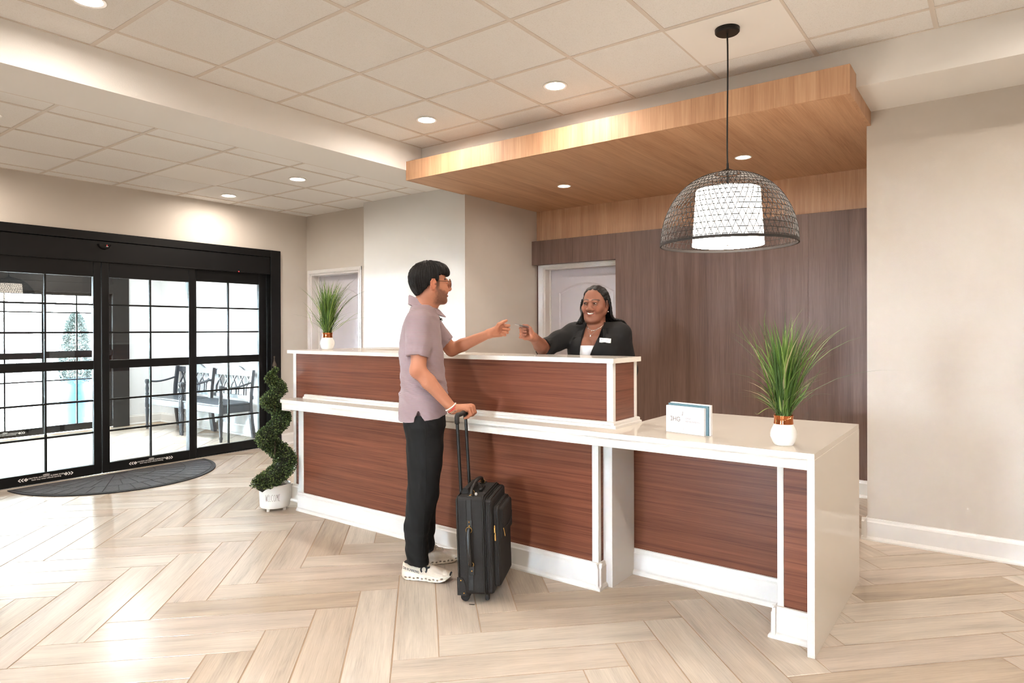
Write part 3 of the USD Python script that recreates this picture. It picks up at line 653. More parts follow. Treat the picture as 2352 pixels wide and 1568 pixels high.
# main lower front
obj('front_panel', box(-4.346, -1.782, FM+.004, FM+.02, .138, .797), LM, dk)
for a, b in ((-4.379, -4.346), (-1.782, -1.743)): obj('post', box(a, b, FM, FM+.03, .0, .797, .0015), TW, dk)
obj('return_panel', box(-1.761, -1.745, FM+.02, FR+.015, .0, .797), LM, dk)
obj('recess_panel', box(-1.745, -.80, FR, FR+.016, .0, .797), LM, dk)
obj('post', box(-.818, -.790, FM, FM+.03, 0, .797, .0015), TW, dk)
obj('end_panel', box(-.790, -.664, FM+.004, FM+.02, .13, .797), LM, dk)
obj('return_panel', box(-.812, -.80, FM+.02, FR, 0, .797), LM, dk)
obj('carcass', cat(box(-4.37, -1.765, FM+.021, FM+.06, 0, .84), box(-1.745, -.67, FR+.017, FR+.04, 0, .84), box(-.80, -.67, FM+.021, FR+.01, .0, .84)), TW, dk)
obj('baseboard', baseboard((-4.398, FM, 0), (-1.7165, FM, 0), (0, -1, 0)), TW, dk)
obj('baseboard', baseboard((-1.743, FM-.0325, 0), (-1.743, FR, 0), (1, 0, 0), .8), TW, dk)
obj('baseboard', baseboard((-1.743, FR, 0), (-.82, FR, 0), (0, -1, 0)), TW, dk)
obj('baseboard', cat(baseboard((-.838, FM, 0), (-.664, FM, 0), (0, -1, 0)), baseboard((-.818, FM-.0325, 0), (-.818, FR-.03, 0), (-1, 0, 0))), TW, dk)
# left stub of the tall box beside the lower front
obj('post', box(-4.5275, -4.493, FU, FU+.03, .79, 1.219, .0015), TW, dk)
obj('post', box(-4.686, -4.650, 3.26, 3.29, 0, .86, .0015), TW, dk)
obj('side_panel', box(-4.650, -4.36, 3.264, 3.28, 0, .797), LM, dk)
obj('baseboard', cat(baseboard((-4.706, 3.26, 0), (-4.36, 3.26, 0), (0, -1, 0)), baseboard((-4.686, 3.2275, 0), (-4.686, 4.15, 0), (-1, 0, 0))), TW, dk)
obj('base_carcass', cat(box(-4.682, -4.14, 3.281, 4.15, 0, .858), box(-4.49, -4.375, 3.02, 3.28, .78, .8433)), TW, dk)
# upper box
obj('upper_panel', box(-4.493, -1.711, FU+.004, FU+.02, .868, 1.219), LM, dk)
obj('post', box(-1.711, XRU, FU, FU+.03, .868, 1.219, .0015), TW, dk)
obj('upper_side_panel', box(XRU-.018, XRU-.003, FU+.03, 3.405, .868, 1.219), LM, dk)
obj('post', box(XRU-.03, XRU, 3.405, 3.438, .868, 1.219, .0015), TW, dk)
obj('carcass', box(-4.49, XRU-.019, FU+.021, 3.436, 0, 1.2185), TW, dk)
MO = [(0, 0), (-.030, 0), (-.030, .013), (-.026, .016), (-.019, .017), (-.019, .028), (-.014, .033), (0, .034)]
obj('moulding', cat(prism(MO, (-4.362, FU, .8695), (XRU+.0, FU, .8695), (0, 1, 0)), prism(MO, (XRU, FU-.030, .8695), (XRU, 3.438, .8695), (-1, 0, 0))), TW, dk)
tt = Polygon([(-4.55, 3.11), (-1.648, 3.11), (-1.648, 3.442), (-4.10, 3.442), (-4.10, 4.17), (-4.55, 4.17)])
obj('transaction_top', xf(extrude(tt, .0265), t=(0, 0, 1.219)), QZ, dk)
obj('return_carcass', box(-4.525, -4.14, 3.437, 4.15, 0, 1.2188), LM, dk)

# ------------------------------------------------------------------ vases with grass
plain('vase_white', srgb(240, 238, 233), 0.12)
plain('copper', srgb(214, 132, 84), 0.12, metal=1.0)
def leafmat(name, c, tr=0.25, rough=0.45):
    mat(name, {'p': ('principled_bsdf', dict(base_color=c, roughness=rough)), 't': ('translucent_bsdf', dict(color=tuple(np.minimum(1, np.array(c)*1.6)))), 'x': ('mix_closure', dict(fac=tr))},
        [('p.BSDF', 'x.closure1'), ('t.BSDF', 'x.closure2')], surface='x.closure')
leafmat('blade_deep', srgb(62, 92, 38)); leafmat('blade_mid', srgb(96, 128, 54)); leafmat('blade_light', srgb(138, 162, 86)); leafmat('blade_dry', srgb(176, 168, 128))
def blade(pts, w, fold=.25, n=9):
    c = spline(pts, n); t = np.gradient(c, axis=0); t /= np.linalg.norm(t, axis=1, keepdims=True)
    side = np.cross(t, [0, 0, 1.0]) + 1e-6; side /= np.linalg.norm(side, axis=1, keepdims=True); nrm = np.cross(side, t)
    u = np.linspace(0, 1, n); ww = w*np.minimum(1, .35+u*2.2)*np.clip((1-u)*1.7, 0, 1)**.75/2
    l, r = c+side*ww[:, None]+nrm*(ww*fold)[:, None], c-side*ww[:, None]+nrm*(ww*fold)[:, None]
    v = np.stack([l, c, r], 1).reshape(-1, 3); i = np.arange(n-1)[:, None]*3
    q = np.concatenate([np.stack([i, i+1, i+4, i+3], -1), np.stack([i+1, i+2, i+5, i+4], -1)]).reshape(-1, 4)
    return v, np.vstack([q[:, [0, 1, 2]], q[:, [0, 2, 3]]])
def grass(loc, lab, seed, arcs, lean=0.0, height=.46):
    g = thing_w('vase_with_grass', lab, 'potted plant', loc)
    L = np.array(loc, float)
    vs = obj('vase', xf(lathe([(0, 0), (.040, 0), (.043, .003), (.050, .016), (.0575, .040), (.0585, .052), (.055, .070), (.047, .086), (.0425, .0945), (.0425, .096), (.039, .096), (.04, .08), (0, .07)], 44), t=L), 'vase_white', g, smooth=40)
    obj('copper_neck', xf(lathe([(.0422, .095), (.0428, .098), (.0412, .112), (.0415, .126), (.0432, .134), (.0425, .136), (.040, .134), (.0385, .11), (.0385, .095), (.0422, .095)], 44), t=L), 'copper', vs, smooth=40)
    rg = np.random.default_rng(seed); groups = {'blade_deep': [], 'blade_mid': [], 'blade_light': [], 'blade_dry': []}
    names = list(groups)
    rim = L+[0, 0, .12]
    for k in range(300):
        short = k >= 215
        a = rg.uniform(0, 2*np.pi); r0 = .034*math.sqrt(rg.uniform(0, 1)); tilt = abs(rg.normal(0, .22 if not short else .52)); tilt = min(tilt, .95)
        h = rg.uniform(.62, 1.04)*height if not short else rg.uniform(.12, .24)
        if tilt > .45 and not short: h *= .9
        base = rim+[r0*math.cos(a), r0*math.sin(a), rg.uniform(.004, .014)]
        dr = np.array([math.cos(a), math.sin(a), 0]); bend = rg.uniform(.02, .16)*(1.0 if not short else 1.6)+tilt*.10
        out = math.sin(tilt)*h
        dr2 = dr+rg.normal(0, .25, 3)*[1, 1, 0]
        tip = base+dr2*(out+bend*h)+np.array([0, 0, math.cos(tilt)*h*(1-.25*bend)])+CR*lean*h
        mid = base+dr*out*.42+np.array([0, 0, math.cos(tilt)*h*.52])+CR*lean*h*.35
        groups[names[rg.choice(4, p=[.42, .38, .16, .04])]].append(blade([base, mid, tip], rg.uniform(.0045, .0105) if not short else rg.uniform(.005, .010), n=7))
    fl = sub('grass', g)
    for nm, lst in groups.items():
        if lst: obj('grass_blades', cat(*lst), nm, fl, kind='stuff')
    d0 = depth_of(L)
    for i, (pts, dd, w) in enumerate(arcs):
        P_ = [rim+[0, 0, .008]]+[W(x, y, d0+dd*(j+1)/len(pts)) for j, (x, y) in enumerate(pts)]
        obj('long_blade', blade(P_, w, n=14), ('blade_mid', 'blade_light', 'blade_deep')[i % 3], fl)
    return g
grass((-.80, 3.155, .8697), 'white vase of tall green grass on the low worktop at the right end', 4,
      [([(1830, 900), (1872, 820), (1955, 743)], .05, .010), ([(1826, 900), (1862, 825), (1950, 748)], .0, .008), ([(1765, 880), (1722, 815), (1676, 765)], .1, .007), ([(1770, 870), (1735, 810), (1690, 733)], -.1, .007),
       ([(1775, 860), (1750, 800), (1719, 741)], .05, .009), ([(1830, 890), (1846, 830), (1895, 730)], -.05, .006), ([(1840, 900), (1880, 775), (1912, 775)], .0, .005), ([(1800, 830), (1815, 760), (1846, 706)], .1, .006),
       ([(1792, 850), (1800, 780), (1803, 711)], -.1, .007), ([(1780, 840), (1758, 770), (1760, 708)], .05, .006), ([(1757, 940), (1742, 950), (1733, 946)], -.15, .006), ([(1840, 930), (1862, 912), (1872, 905)], -.1, .006), ([(1770, 930), (1745, 915), (1723, 903)], -.12, .008)], lean=.05)
grass((-4.42, 3.40, 1.2457), 'white vase of green grass on the upper counter top at the far left', 9,
      [([(718, 690), (702, 672), (682, 654)], .0, .013), ([(775, 755), (815, 722), (862, 722)], -.1, .009), ([(772, 735), (795, 695), (845, 672)], .1, .011), ([(722, 725), (708, 705), (690, 690)], .1, .006), ([(715, 740), (705, 715), (691, 706)], -.1, .007), ([(778, 720), (800, 690), (829, 674)], -.1, .007)], lean=.12)

# ------------------------------------------------------------------ brochure holder with a card
BO = np.array([-1.40, 3.219, .8697]); ang = math.radians(-12.22); BX = np.array([math.cos(ang), math.sin(ang), 0]); BY = np.array([-BX[1], BX[0], 0])
bh = thing_w('brochure_holder', 'white and blue block sign holder on the low worktop left of the right plant', 'sign holder', BO+BX*.116)
def bblock(x0, x1, y0, y1, z0, z1, b=.001): return xf(box(x0, x1, y0, y1, z0, z1, b), np.stack([BX, BY, [0, 0, 1.0]], 1), BO)
plain('sign_white', srgb(240, 240, 242), 0.35); plain('sign_blue', srgb(92, 124, 138), 0.45); plain('sign_ink', srgb(120, 104, 90), 0.5); plain('sign_ink_pale', srgb(168, 156, 150), 0.5)
obj('front_card', bblock(0, .224, 0, .020, .0, .136), 'sign_white', bh)
obj('blue_board', bblock(.0, .236, .021, .031, .0, .147), 'sign_blue', bh)
obj('back_block', bblock(.004, .240, .0315, .052, .0, .151), 'sign_white', bh)
def onface(m_, x, z): return place(m_, BO+BX*x+BY*(-.0004)+np.array([0, 0, z]), BX, (0, 0, 1), z=-BY)
obj('lettering', onface(text('IHG', .0225, .0005, width=.058), .027, .0595), 'sign_ink', bh)
obj('lettering', cat(onface(text('ONE', .0088, .0005, width=.031), .119, .0735), onface(text('REWARDS', .0088, .0005, width=.079), .119, .0585)), 'sign_ink_pale', bh)
lf_ = Polygon([(.090, .091), (.096, .096), (.1035, .113), (.1045, .1135), (.1045, .019), (.1052, .019), (.1052, .114), (.102, .104), (.1005, .098), (.0985, .093)])
obj('emblem', onface(cat(extrude(Polygon([(.0, .0), (.0085, .001), (.0105, .010), (.0135, .0215), (.0145, .0225), (.0125, .008), (.0100, -.001)]), .0005), ), .090, .0905), 'sign_ink', bh)
obj('emblem_line', cat(onface(box(-.0005, .0005, 0, .094, 0, .0005), .1050, .018), onface(box(-.0004, .0004, 0, .044, 0, .0005), .1005, .048)), 'sign_ink_pale', bh)

# ------------------------------------------------------------------ woven pendant lamp
PC = np.array([-1.223, 3.66, 1.872]); RR, HH = .366, .400
pl = thing_w('pendant_lamp', 'black woven dome pendant lamp with lit white drum over the desk', 'pendant lamp', (PC[0], PC[1], ZU))
obj('ceiling_plate', xf(lathe([(0, -.026), (.060, -.026), (.066, -.02), (.067, -.001), (0, -.001)], 40), t=(PC[0], PC[1], ZU-.0005)), 'black_satin', pl, smooth=35)
obj('cord', tube(spline([(PC[0], PC[1], ZU-.02), (PC[0]+.002, PC[1], ZU-.25), (PC[0]-.001, PC[1], ZU-.5), (PC[0], PC[1], PC[2]+HH+.03)], 12), .0045, 8), 'black_rubber', pl, smooth=True)
obj('cap', xf(lathe([(0, .05), (.006, .05), (.007, .022), (.009, .018), (.030, .010), (.052, -.002), (.054, -.008), (0, -.006)], 32), t=PC+[0, 0, HH+.004]), 'black_satin', pl, smooth=50)
def dome_r(s):      # s = 0 at the rim, 1 at the crown -> radius, height
    a = s*np.pi/2
    return RR*np.cos(a)**.86*(1-.0*s)+.0, HH*np.sin(a)**1.02
def dome_pt(phi, s, dr=0):
    r, z = dome_r(np.asarray(s)); return np.stack([PC[0]+(r+dr)*np.cos(phi), PC[1]+(r+dr)*np.sin(phi), PC[2]+z+np.zeros_like(phi)], -1)
ws = []
N = 66; smax = .90
for k in range(N):
    for sg in (-1, 1):
        s = np.linspace(.0, smax, 34); phi = 2*np.pi*k/N + sg*(s*16*math.pi/N + .0)
        ws.append(tube(dome_pt(phi, s, .0012*sg), .00155, 4, caps=False))
for j in range(17):
    s = np.full(97, (j+.5)/17*smax); phi = np.linspace(0, 2*np.pi, 98)[:-1]
    ws.append(tube(dome_pt(phi, s), .0016, 4, closed=True))
sh = sub('woven_shade', pl)
plain('black_cane', srgb(38, 33, 31), 0.5)
obj('cane_strands', cat(*ws), 'black_cane', sh, kind='stuff')
obj('rim', xf(lathe([(RR-.004, -.004), (RR+.004, -.004), (RR+.004, .010), (RR-.004, .010), (RR-.004, -.004)], 72), t=PC), 'black_cane', sh)
mat('lamp_drum', {'e': ('emission', dict(color=(1.0, .86, .72), strength=13.0)), 'd': ('diffuse_bsdf', dict(color=(.8, .78, .74))), 'x': ('mix_closure', dict(fac=.75))}, [('d.BSDF', 'x.closure1'), ('e.emission', 'x.closure2')], surface='x.closure')
obj('drum_shade', xf(lathe([(.193, -.0), (.172, .310), (.170, .310), (.191, .0), (.193, -.0)], 56), t=PC+[0, 0, -.005]), 'lamp_drum', pl, smooth=40)
obj('diffuser', xf(lathe([(0, .006), (.190, .006), (.190, .010), (0, .010)], 56), t=PC+[0, 0, -.005]), 'lamp_drum', pl)
obj('finial', cyl(PC+[0, 0, .001], PC+[0, 0, -.006], .007, 12, .002), 'chrome', pl)
obj('spider', cat(*[tube([PC+[0, 0, .30], PC+[.171*math.cos(a), .171*math.sin(a), .30]], .002, 6) for a in (0, 2.09, 4.19)], cyl(PC+[0, 0, .27], PC+[0, 0, HH], .006, 8)), 'black_satin', pl)

# ------------------------------------------------------------------ spiral topiary
plain('pot_white', srgb(236, 232, 226), 0.3); plain('pot_ink', srgb(120, 104, 92), 0.5); plain('bark', srgb(58, 46, 36), 0.8)
TP = np.array([-4.578, 3.015, 0])
tp = thing_w('spiral_topiary', 'spiral boxwood topiary in a white WELCOME pot at the desk corner', 'topiary', TP)
pot = obj('pot', xf(lathe([(0, .026), (.106, .024), (.112, .034), (.116, .12), (.1175, .195), (.119, .200), (.116, .203), (.110, .19), (.105, .05), (0, .05)], 48), t=TP), 'pot_white', tp, smooth=40)
a0 = math.atan2(-TP[1], -TP[0])
for k in range(4):
    a = a0-.62+k*1.57; c_ = TP+[.085*math.cos(a), .085*math.sin(a), 0]; obj('pot_foot', cyl(c_, c_+[0, 0, .032], .0125, 12), 'pot_white', pot, smooth=40)
# WELCOME in thin tall capitals, drawn as strokes round the pot
def arc_(cx, cy, rx, ry, a0, a1, n=14): return [(cx+rx*math.cos(math.radians(a)), cy+ry*math.sin(math.radians(a))) for a in np.linspace(a0, a1, n)]
GL = {'W': [[(0, 1), (.22, 0), (.45, .8), (.68, 0), (.9, 1)]], 'E': [[(.5, 1), (0, 1), (0, 0), (.5, 0)], [(0, .8), (.36, .8)]], 'L': [[(0, 1), (0, 0), (.48, 0)]], 'C': [arc_(.42, .5, .42, .5, 62, 298)], 'O': [arc_(.42, .5, .42, .5, 0, 360, 22)], 'M': [[(0, 0), (.2, 1), (.45, .45), (.7, 1), (.9, 0)]]}
WD_ = {'W': .9, 'E': .5, 'L': .48, 'C': .72, 'O': .84, 'M': .9}; x_, strokes = 0.0, []
for ch in 'WELCOME':
    for st in GL[ch]: strokes.append([(x_+p_[0]*.55, p_[1]) for p_ in st])
    x_ += WD_[ch]*.55+.17
lw = []
for st in strokes:
    p_ = np.array(st); dd_ = np.r_[0, np.cumsum(np.linalg.norm(np.diff(p_, axis=0), axis=1))]; t_ = np.linspace(0, dd_[-1], max(2, int(dd_[-1]/.12))); p_ = np.unique(np.round(np.stack([np.interp(np.r_[t_, dd_], dd_, p_[:, 0]), np.interp(np.r_[t_, dd_], dd_, p_[:, 1]), np.r_[t_, dd_]], 1), 6), axis=0); p_ = p_[np.argsort(p_[:, 2])]
    ph = a0-.62+p_[:, 0]/x_*.98; z_ = .086+p_[:, 1]*.050
    rr = np.interp(z_, [.034, .12, .195], [.112, .116, .1175])+.0002
    lw.append(tube(np.stack([TP[0]+rr*np.cos(ph), TP[1]+rr*np.sin(ph), z_], 1), .0010, 4))
obj('lettering', cat(*lw), 'pot_ink', pot)
obj('soil', xf(lathe([(0, .178), (.108, .176), (.108, .17), (0, .17)], 24), t=TP), 'bark', pot)
obj('trunk', tube([TP+[0, 0, .17], TP+[.004, 0, .6], TP+[0, 0, 1.15]], .007, 8), 'bark', tp, smooth=True)
obj('finial', xf(lathe([(0, 1.20), (.006, 1.198), (.0065, 1.19), (.003, 1.183), (.006, 1.16), (.016, 1.135), (.018, 1.12), (0, 1.12)], 16), t=TP), 'bark', tp, smooth=40)
dT = depth_of(TP+[0, 0, .6]); kx = dT/FPX
# centre line of the coil: a helix whose swing and thickness shrink upward
zz = np.linspace(.205, 1.10, 260)
def coil(z):
    from scipy.interpolate import PchipInterpolator
    u = (z-.205)/(1.10-.205)
    ph_ = math.pi*PchipInterpolator([0, .166, .379, .553, .706, .82, .918, 1.0], [-.78, 0, 1, 2, 3, 4, 5, 5.8])(u); R_ = .068*(1-u)**.8+.020; th_ = .096*(1-.50*u)*np.clip((1.03-u)*7, .4, 1)
    return ph_, R_, th_
rg = np.random.default_rng(21)
n = 26000; z = .205+(1.10-.205)*rg.uniform(0, 1, n)**1.15; ph_, R_, th_ = coil(z)
hr, hf_ = VB[:, 0], VB[:, 1]
cx = TP*[1, 1, 0]+(R_*np.cos(ph_))[:, None]*hr+(R_*np.sin(ph_))[:, None]*hf_+z[:, None]*np.array([0, 0, 1.0])
dn = rg.normal(size=(n, 3)); dn /= np.linalg.norm(dn, axis=1, keepdims=True); dn[:, 2] *= .72
pts = cx+dn*th_[:, None]*rg.uniform(.72, 1.04, n)[:, None]
okz = pts[:, 2] > .19
pts, dn = pts[okz], dn[okz]
leafmat('box_deep', srgb(50, 66, 42), .15); leafmat('box_mid', srgb(78, 100, 58), .15); leafmat('box_light', srgb(132, 150, 90), .2)
fo = sub('foliage', tp)
pick = rg.choice(3, len(pts), p=[.46, .38, .16])
for i, nm in enumerate(('box_deep', 'box_mid', 'box_light')):
    s_ = pick == i; obj('leaves', leaf_cloud(pts[s_], dn[s_], .0135, rg, .7, .9), nm, fo, kind='stuff')
core = tube(cx[np.argsort(z)][::60], (th_[np.argsort(z)][::60])*.70, 9)
plain('twig_dark', srgb(26, 30, 20), .9); obj('twigs', core, 'twig_dark', fo)
plain('evergreen', srgb(22, 34, 30), .7)
# evergreen in the urn outside
n = 7000; u_ = rg.uniform(0, 1, n); zc_ = .62+u_*1.07; rad = .20*np.clip(1.25-u_*.75, 0, 1)*np.sqrt(np.clip(1-(u_*1.02)**8, .02, 1)); a = rg.uniform(0, 2*np.pi, n); rr = rad*rg.uniform(.6, 1.08, n)
pts = np.stack([-11.5+rr*np.cos(a), 4.11+rr*np.sin(a), zc_], 1); nr_ = np.stack([np.cos(a), np.sin(a), np.full(n, .5)], 1)
obj('foliage', leaf_cloud(pts, nr_, .05, rg, .7, .35), 'evergreen', ur, kind='stuff')
obj('trunk', cyl((-11.5, 4.11, .6), (-11.5, 4.11, 1.5), .03, 8), 'bark', ur)

# ------------------------------------------------------------------ bodies: one distance field per figure, meshed by surface nets
class Field:
    def __init__(s, lo, hi, h, B=None):
        """lo..hi in the frame whose axes are the columns of B"""
        s.B = np.eye(3) if B is None else B
        s.lo, s.h = np.asarray(lo, float), h
        s.n = np.ceil((np.asarray(hi, float)-s.lo)/h).astype(int)+1
        s.a = np.full(s.n, .5, np.float32)
        s.ax = [(s.lo[i]+h*np.arange(s.n[i])).astype(np.float32) for i in range(3)]
    def win(s, lo, hi):
        i0 = np.clip(np.floor((np.asarray(lo)-s.lo)/s.h).astype(int), 0, s.n); i1 = np.clip(np.ceil((np.asarray(hi)-s.lo)/s.h).astype(int)+1, 0, s.n)
        sl = tuple(slice(a, b) for a, b in zip(i0, i1))
        return sl, s.ax[0][sl[0]][:, None, None], s.ax[1][sl[1]][None, :, None], s.ax[2][sl[2]][None, None, :]
    def put(s, lo, hi, fn, k=.01, op='add'):
        m_ = k+2*s.h+.004
        sl, x, y, z = s.win(np.asarray(lo)-m_, np.asarray(hi)+m_)
        if 0 in s.a[sl].shape: return
        d = fn(x, y, z).astype(np.float32); a = s.a[sl]
        if op == 'add':
            t = np.clip(.5+.5*(d-a)/k, 0, 1); s.a[sl] = d+(a-d)*t-k*t*(1-t)
        elif op == 'cut':
            d = -d; t = np.clip(.5-.5*(d-a)/k, 0, 1); s.a[sl] = d+(a-d)*t+k*t*(1-t)
    def cone(s, a, b, r1, r2=None, k=.01, op='add'):
        a, b = np.asarray(a, float) @ s.B, np.asarray(b, float) @ s.B; r2 = r1 if r2 is None else r2; R_ = max(r1, r2); ba = b-a; L2 = max(ba @ ba, 1e-9)
        def fn(x, y, z):
            px, py, pz = x-a[0], y-a[1], z-a[2]
            t = np.clip((px*ba[0]+py*ba[1]+pz*ba[2])/L2, 0, 1)
            return np.sqrt((px-t*ba[0])**2+(py-t*ba[1])**2+(pz-t*ba[2])**2)-(r1+(r2-r1)*t)
        s.put(np.minimum(a, b)-R_, np.maximum(a, b)+R_, fn, k, op)
    def chain(s, pts, rs, k=.01, op='add'):
        for i in range(len(pts)-1): s.cone(pts[i], pts[i+1], rs[i], rs[i+1], k, op)
    def ell(s, c, r, F=None, k=.01, op='add'):
        """ellipsoid of radii r along the columns of F"""
        c, r = np.asarray(c, float) @ s.B, np.asarray(r, float); F = s.B.T @ (np.eye(3) if F is None else F); R_ = np.abs(F) @ r
        def fn(x, y, z):
            px, py, pz = x-c[0], y-c[1], z-c[2]; q0, q1 = 0, 0
            for i in range(3):
                u = px*F[0, i]+py*F[1, i]+pz*F[2, i]; q0 = q0+(u/r[i])**2; q1 = q1+(u/r[i]**2)**2
            q0 = np.sqrt(q0); return q0*(q0-1)/np.maximum(np.sqrt(q1), 1e-6)
        s.put(c-R_, c+R_, fn, k, op)
    def loft(s, o, F, zs, cf, a, b, p=2.3, k=.01, op='add', cs=None):
        """upright body of superellipse sections: at height z centre o+cf(z)*F0(+cs(z)*F1), half sizes a(z) along F0, b(z) along F1"""
        o = np.asarray(o, float) @ s.B; F = [np.asarray(F[0]) @ s.B, np.asarray(F[1]) @ s.B]
        zs = np.asarray(zs, float); R_ = max(np.max(a), np.max(b))+np.max(np.abs(cf))+(0 if cs is None else np.max(np.abs(cs)))
        order = np.argsort(zs); zz = zs[order]
        def at(v, z): return np.interp(z, zz, np.asarray(v, float)[order])
        def fn(x, y, z):
            zc = np.clip(z, zz[0], zz[-1]); A_, B_, C_ = at(a, zc), at(b, zc), at(cf, zc); D_ = 0 if cs is None else at(cs, zc)
            u = (x-o[0])*F[0][0]+(y-o[1])*F[0][1]-C_; v = (x-o[0])*F[1][0]+(y-o[1])*F[1][1]-D_
            q = ((np.abs(u)/A_)**p+(np.abs(v)/B_)**p)**(1/p)
            d = (q-1)*np.minimum(A_, B_)
            return np.maximum(d, np.maximum(z-zz[-1], zz[0]-z))
        s.put([o[0]-R_, o[1]-R_, zz[0]], [o[0]+R_, o[1]+R_, zz[-1]], fn, k, op)
    def half(s, p, n, k=.004, lo=None, hi=None):
        """cut away the side of the plane that n points to (within the box lo..hi)"""
        p, n = np.asarray(p, float) @ s.B, np.asarray(n, float) @ s.B/np.linalg.norm(n)
        lo = s.lo if lo is None else lo; hi = s.lo+s.h*s.n if hi is None else hi
        s.put(lo, hi, lambda x, y, z: -((x-p[0])*n[0]+(y-p[1])*n[1]+(z-p[2])*n[2]), k, 'cut')
    def add_noise(s, fn, lo=None, hi=None):
        lo = s.lo if lo is None else lo; hi = s.lo+s.h*s.n if hi is None else hi
        sl, x, y, z = s.win(lo, hi); a = s.a[sl]; near = np.abs(a) < .02
        i_ = np.argwhere(near); P = np.stack([x.ravel()[i_[:, 0]], y.ravel()[i_[:, 1]], z.ravel()[i_[:, 2]]], 1) @ s.B.T; a[near] += fn(P).astype(np.float32); s.a[sl] = a
    def merge(s, o, k=.01):
        t = np.clip(.5+.5*(o.a-s.a)/k, 0, 1); s.a = o.a+(s.a-o.a)*t-k*t*(1-t)
    def value(s, P):
        from scipy.ndimage import map_coordinates
        return map_coordinates(s.a, ((np.asarray(P) @ s.B-s.lo)/s.h).T, order=1, mode='nearest')
    def hit(s, P, d, reach=.35, n=56):
        """first point of the surface met from every P along d"""
        P = np.asarray(P, float); out = np.full(len(P), np.nan); prev = s.value(P); dt = reach/n; live = np.ones(len(P), bool)
        for i in range(1, n+1):
            j = np.flatnonzero(live); cur = s.value(P[j]+np.asarray(d)*(dt*i)); pj = prev[j]; m_ = (pj > 0) & (cur <= 0)
            out[j[m_]] = dt*(i-1)+dt*(pj/(pj-cur+1e-9))[m_]; live[j[m_]] = False; prev[j] = cur
        return P+np.asarray(d)*np.where(np.isnan(out), np.nanmedian(out) if np.any(~np.isnan(out)) else 0, out)[:, None]
    def mesh(s, smooth=0):
        a = s.a; ins = a < 0
        c = np.zeros(np.array(a.shape)-1, np.int8)
        for d in np.ndindex(2, 2, 2): c += ins[d[0]:a.shape[0]-1+d[0], d[1]:a.shape[1]-1+d[1], d[2]:a.shape[2]-1+d[2]]
        cell = np.argwhere((c > 0) & (c < 8)); idx = np.full(c.shape, -1, np.int32); idx[tuple(cell.T)] = np.arange(len(cell))
        acc = np.zeros((len(cell), 3)); cnt = np.zeros(len(cell))
        cor = [np.array(d) for d in np.ndindex(2, 2, 2)]; val = {tuple(d): a[tuple((cell+d).T)].astype(float) for d in cor}
        for d in cor:
            for ax in range(3):
                if d[ax] == 0:
                    e = d.copy(); e[ax] = 1; v0, v1 = val[tuple(d)], val[tuple(e)]; m_ = (v0 < 0) != (v1 < 0)
                    t = np.where(m_, v0/np.where(m_, v0-v1, 1), 0); q = np.repeat(d[None].astype(float), len(cell), 0); q[:, ax] = t
                    acc[m_] += q[m_]; cnt[m_] += 1
        v = (s.lo+(cell+acc/cnt[:, None])*s.h) @ s.B.T; fs = []
        for ax in range(3):
            b, c2 = (ax+1) % 3, (ax+2) % 3
            lo_ = [slice(1, -1)]*3; lo_[ax] = slice(0, -1); hi_ = [slice(1, -1)]*3; hi_[ax] = slice(1, None)
            e0, e1 = ins[tuple(lo_)], ins[tuple(hi_)]
            for flip in (False, True):
                p = np.argwhere(e0 & ~e1 if not flip else ~e0 & e1)
                if not len(p): continue
                off = np.ones(3, int); off[ax] = 0; p = p+off
                q = []
                for (i, j) in ((0, 0), (-1, 0), (-1, -1), (0, -1)):
                    r = p.copy(); r[:, b] += i; r[:, c2] += j; q.append(idx[tuple(r.T)])
                q = np.stack(q, 1); fs.append(q[:, ::-1] if flip else q)
        q = np.vstack(fs); f = np.vstack([q[:, [0, 1, 2]], q[:, [0, 2, 3]]])
        if smooth:
            from scipy.sparse import coo_matrix
            e = np.vstack([q[:, [0, 1]], q[:, [1, 2]], q[:, [2, 3]], q[:, [3, 0]]]); e = np.vstack([e, e[:, ::-1]])
            A_ = coo_matrix((np.ones(len(e)), (e[:, 0], e[:, 1])), shape=(len(v), len(v))).tocsr(); A_.data[:] = 1; dg = np.asarray(A_.sum(1)).ravel()[:, None]
            for _ in range(smooth):
                for l in (.5, -.52): v = v+l*((A_ @ v)/dg-v)
        return v, f
def box_of(pts, m):
    q = np.asarray(pts, float) @ VB; return q.min(0)-m, q.max(0)+m
def largest(vf, keep=1):
    m_ = trimesh.Trimesh(*vf, process=False); lab = trimesh.graph.connected_component_labels(m_.face_adjacency, node_count=len(m_.faces)); n = np.bincount(lab)
    ok = np.isin(lab, np.argsort(n)[::-1][:keep]); f = vf[1][ok]; u, inv = np.unique(f, return_inverse=True); return vf[0][u], inv.reshape(f.shape)
def tint(prim, col):
    UsdGeom.PrimvarsAPI(prim).CreatePrimvar('tint', Sdf.ValueTypeNames.Color3fArray, 'vertex').Set(Vt.Vec3fArray.FromNumpy(np.asarray(col, np.float32)))
def smoothstep(a, b, x): t = np.clip((x-a)/(b-a), 0, 1); return t*t*(3-2*t)
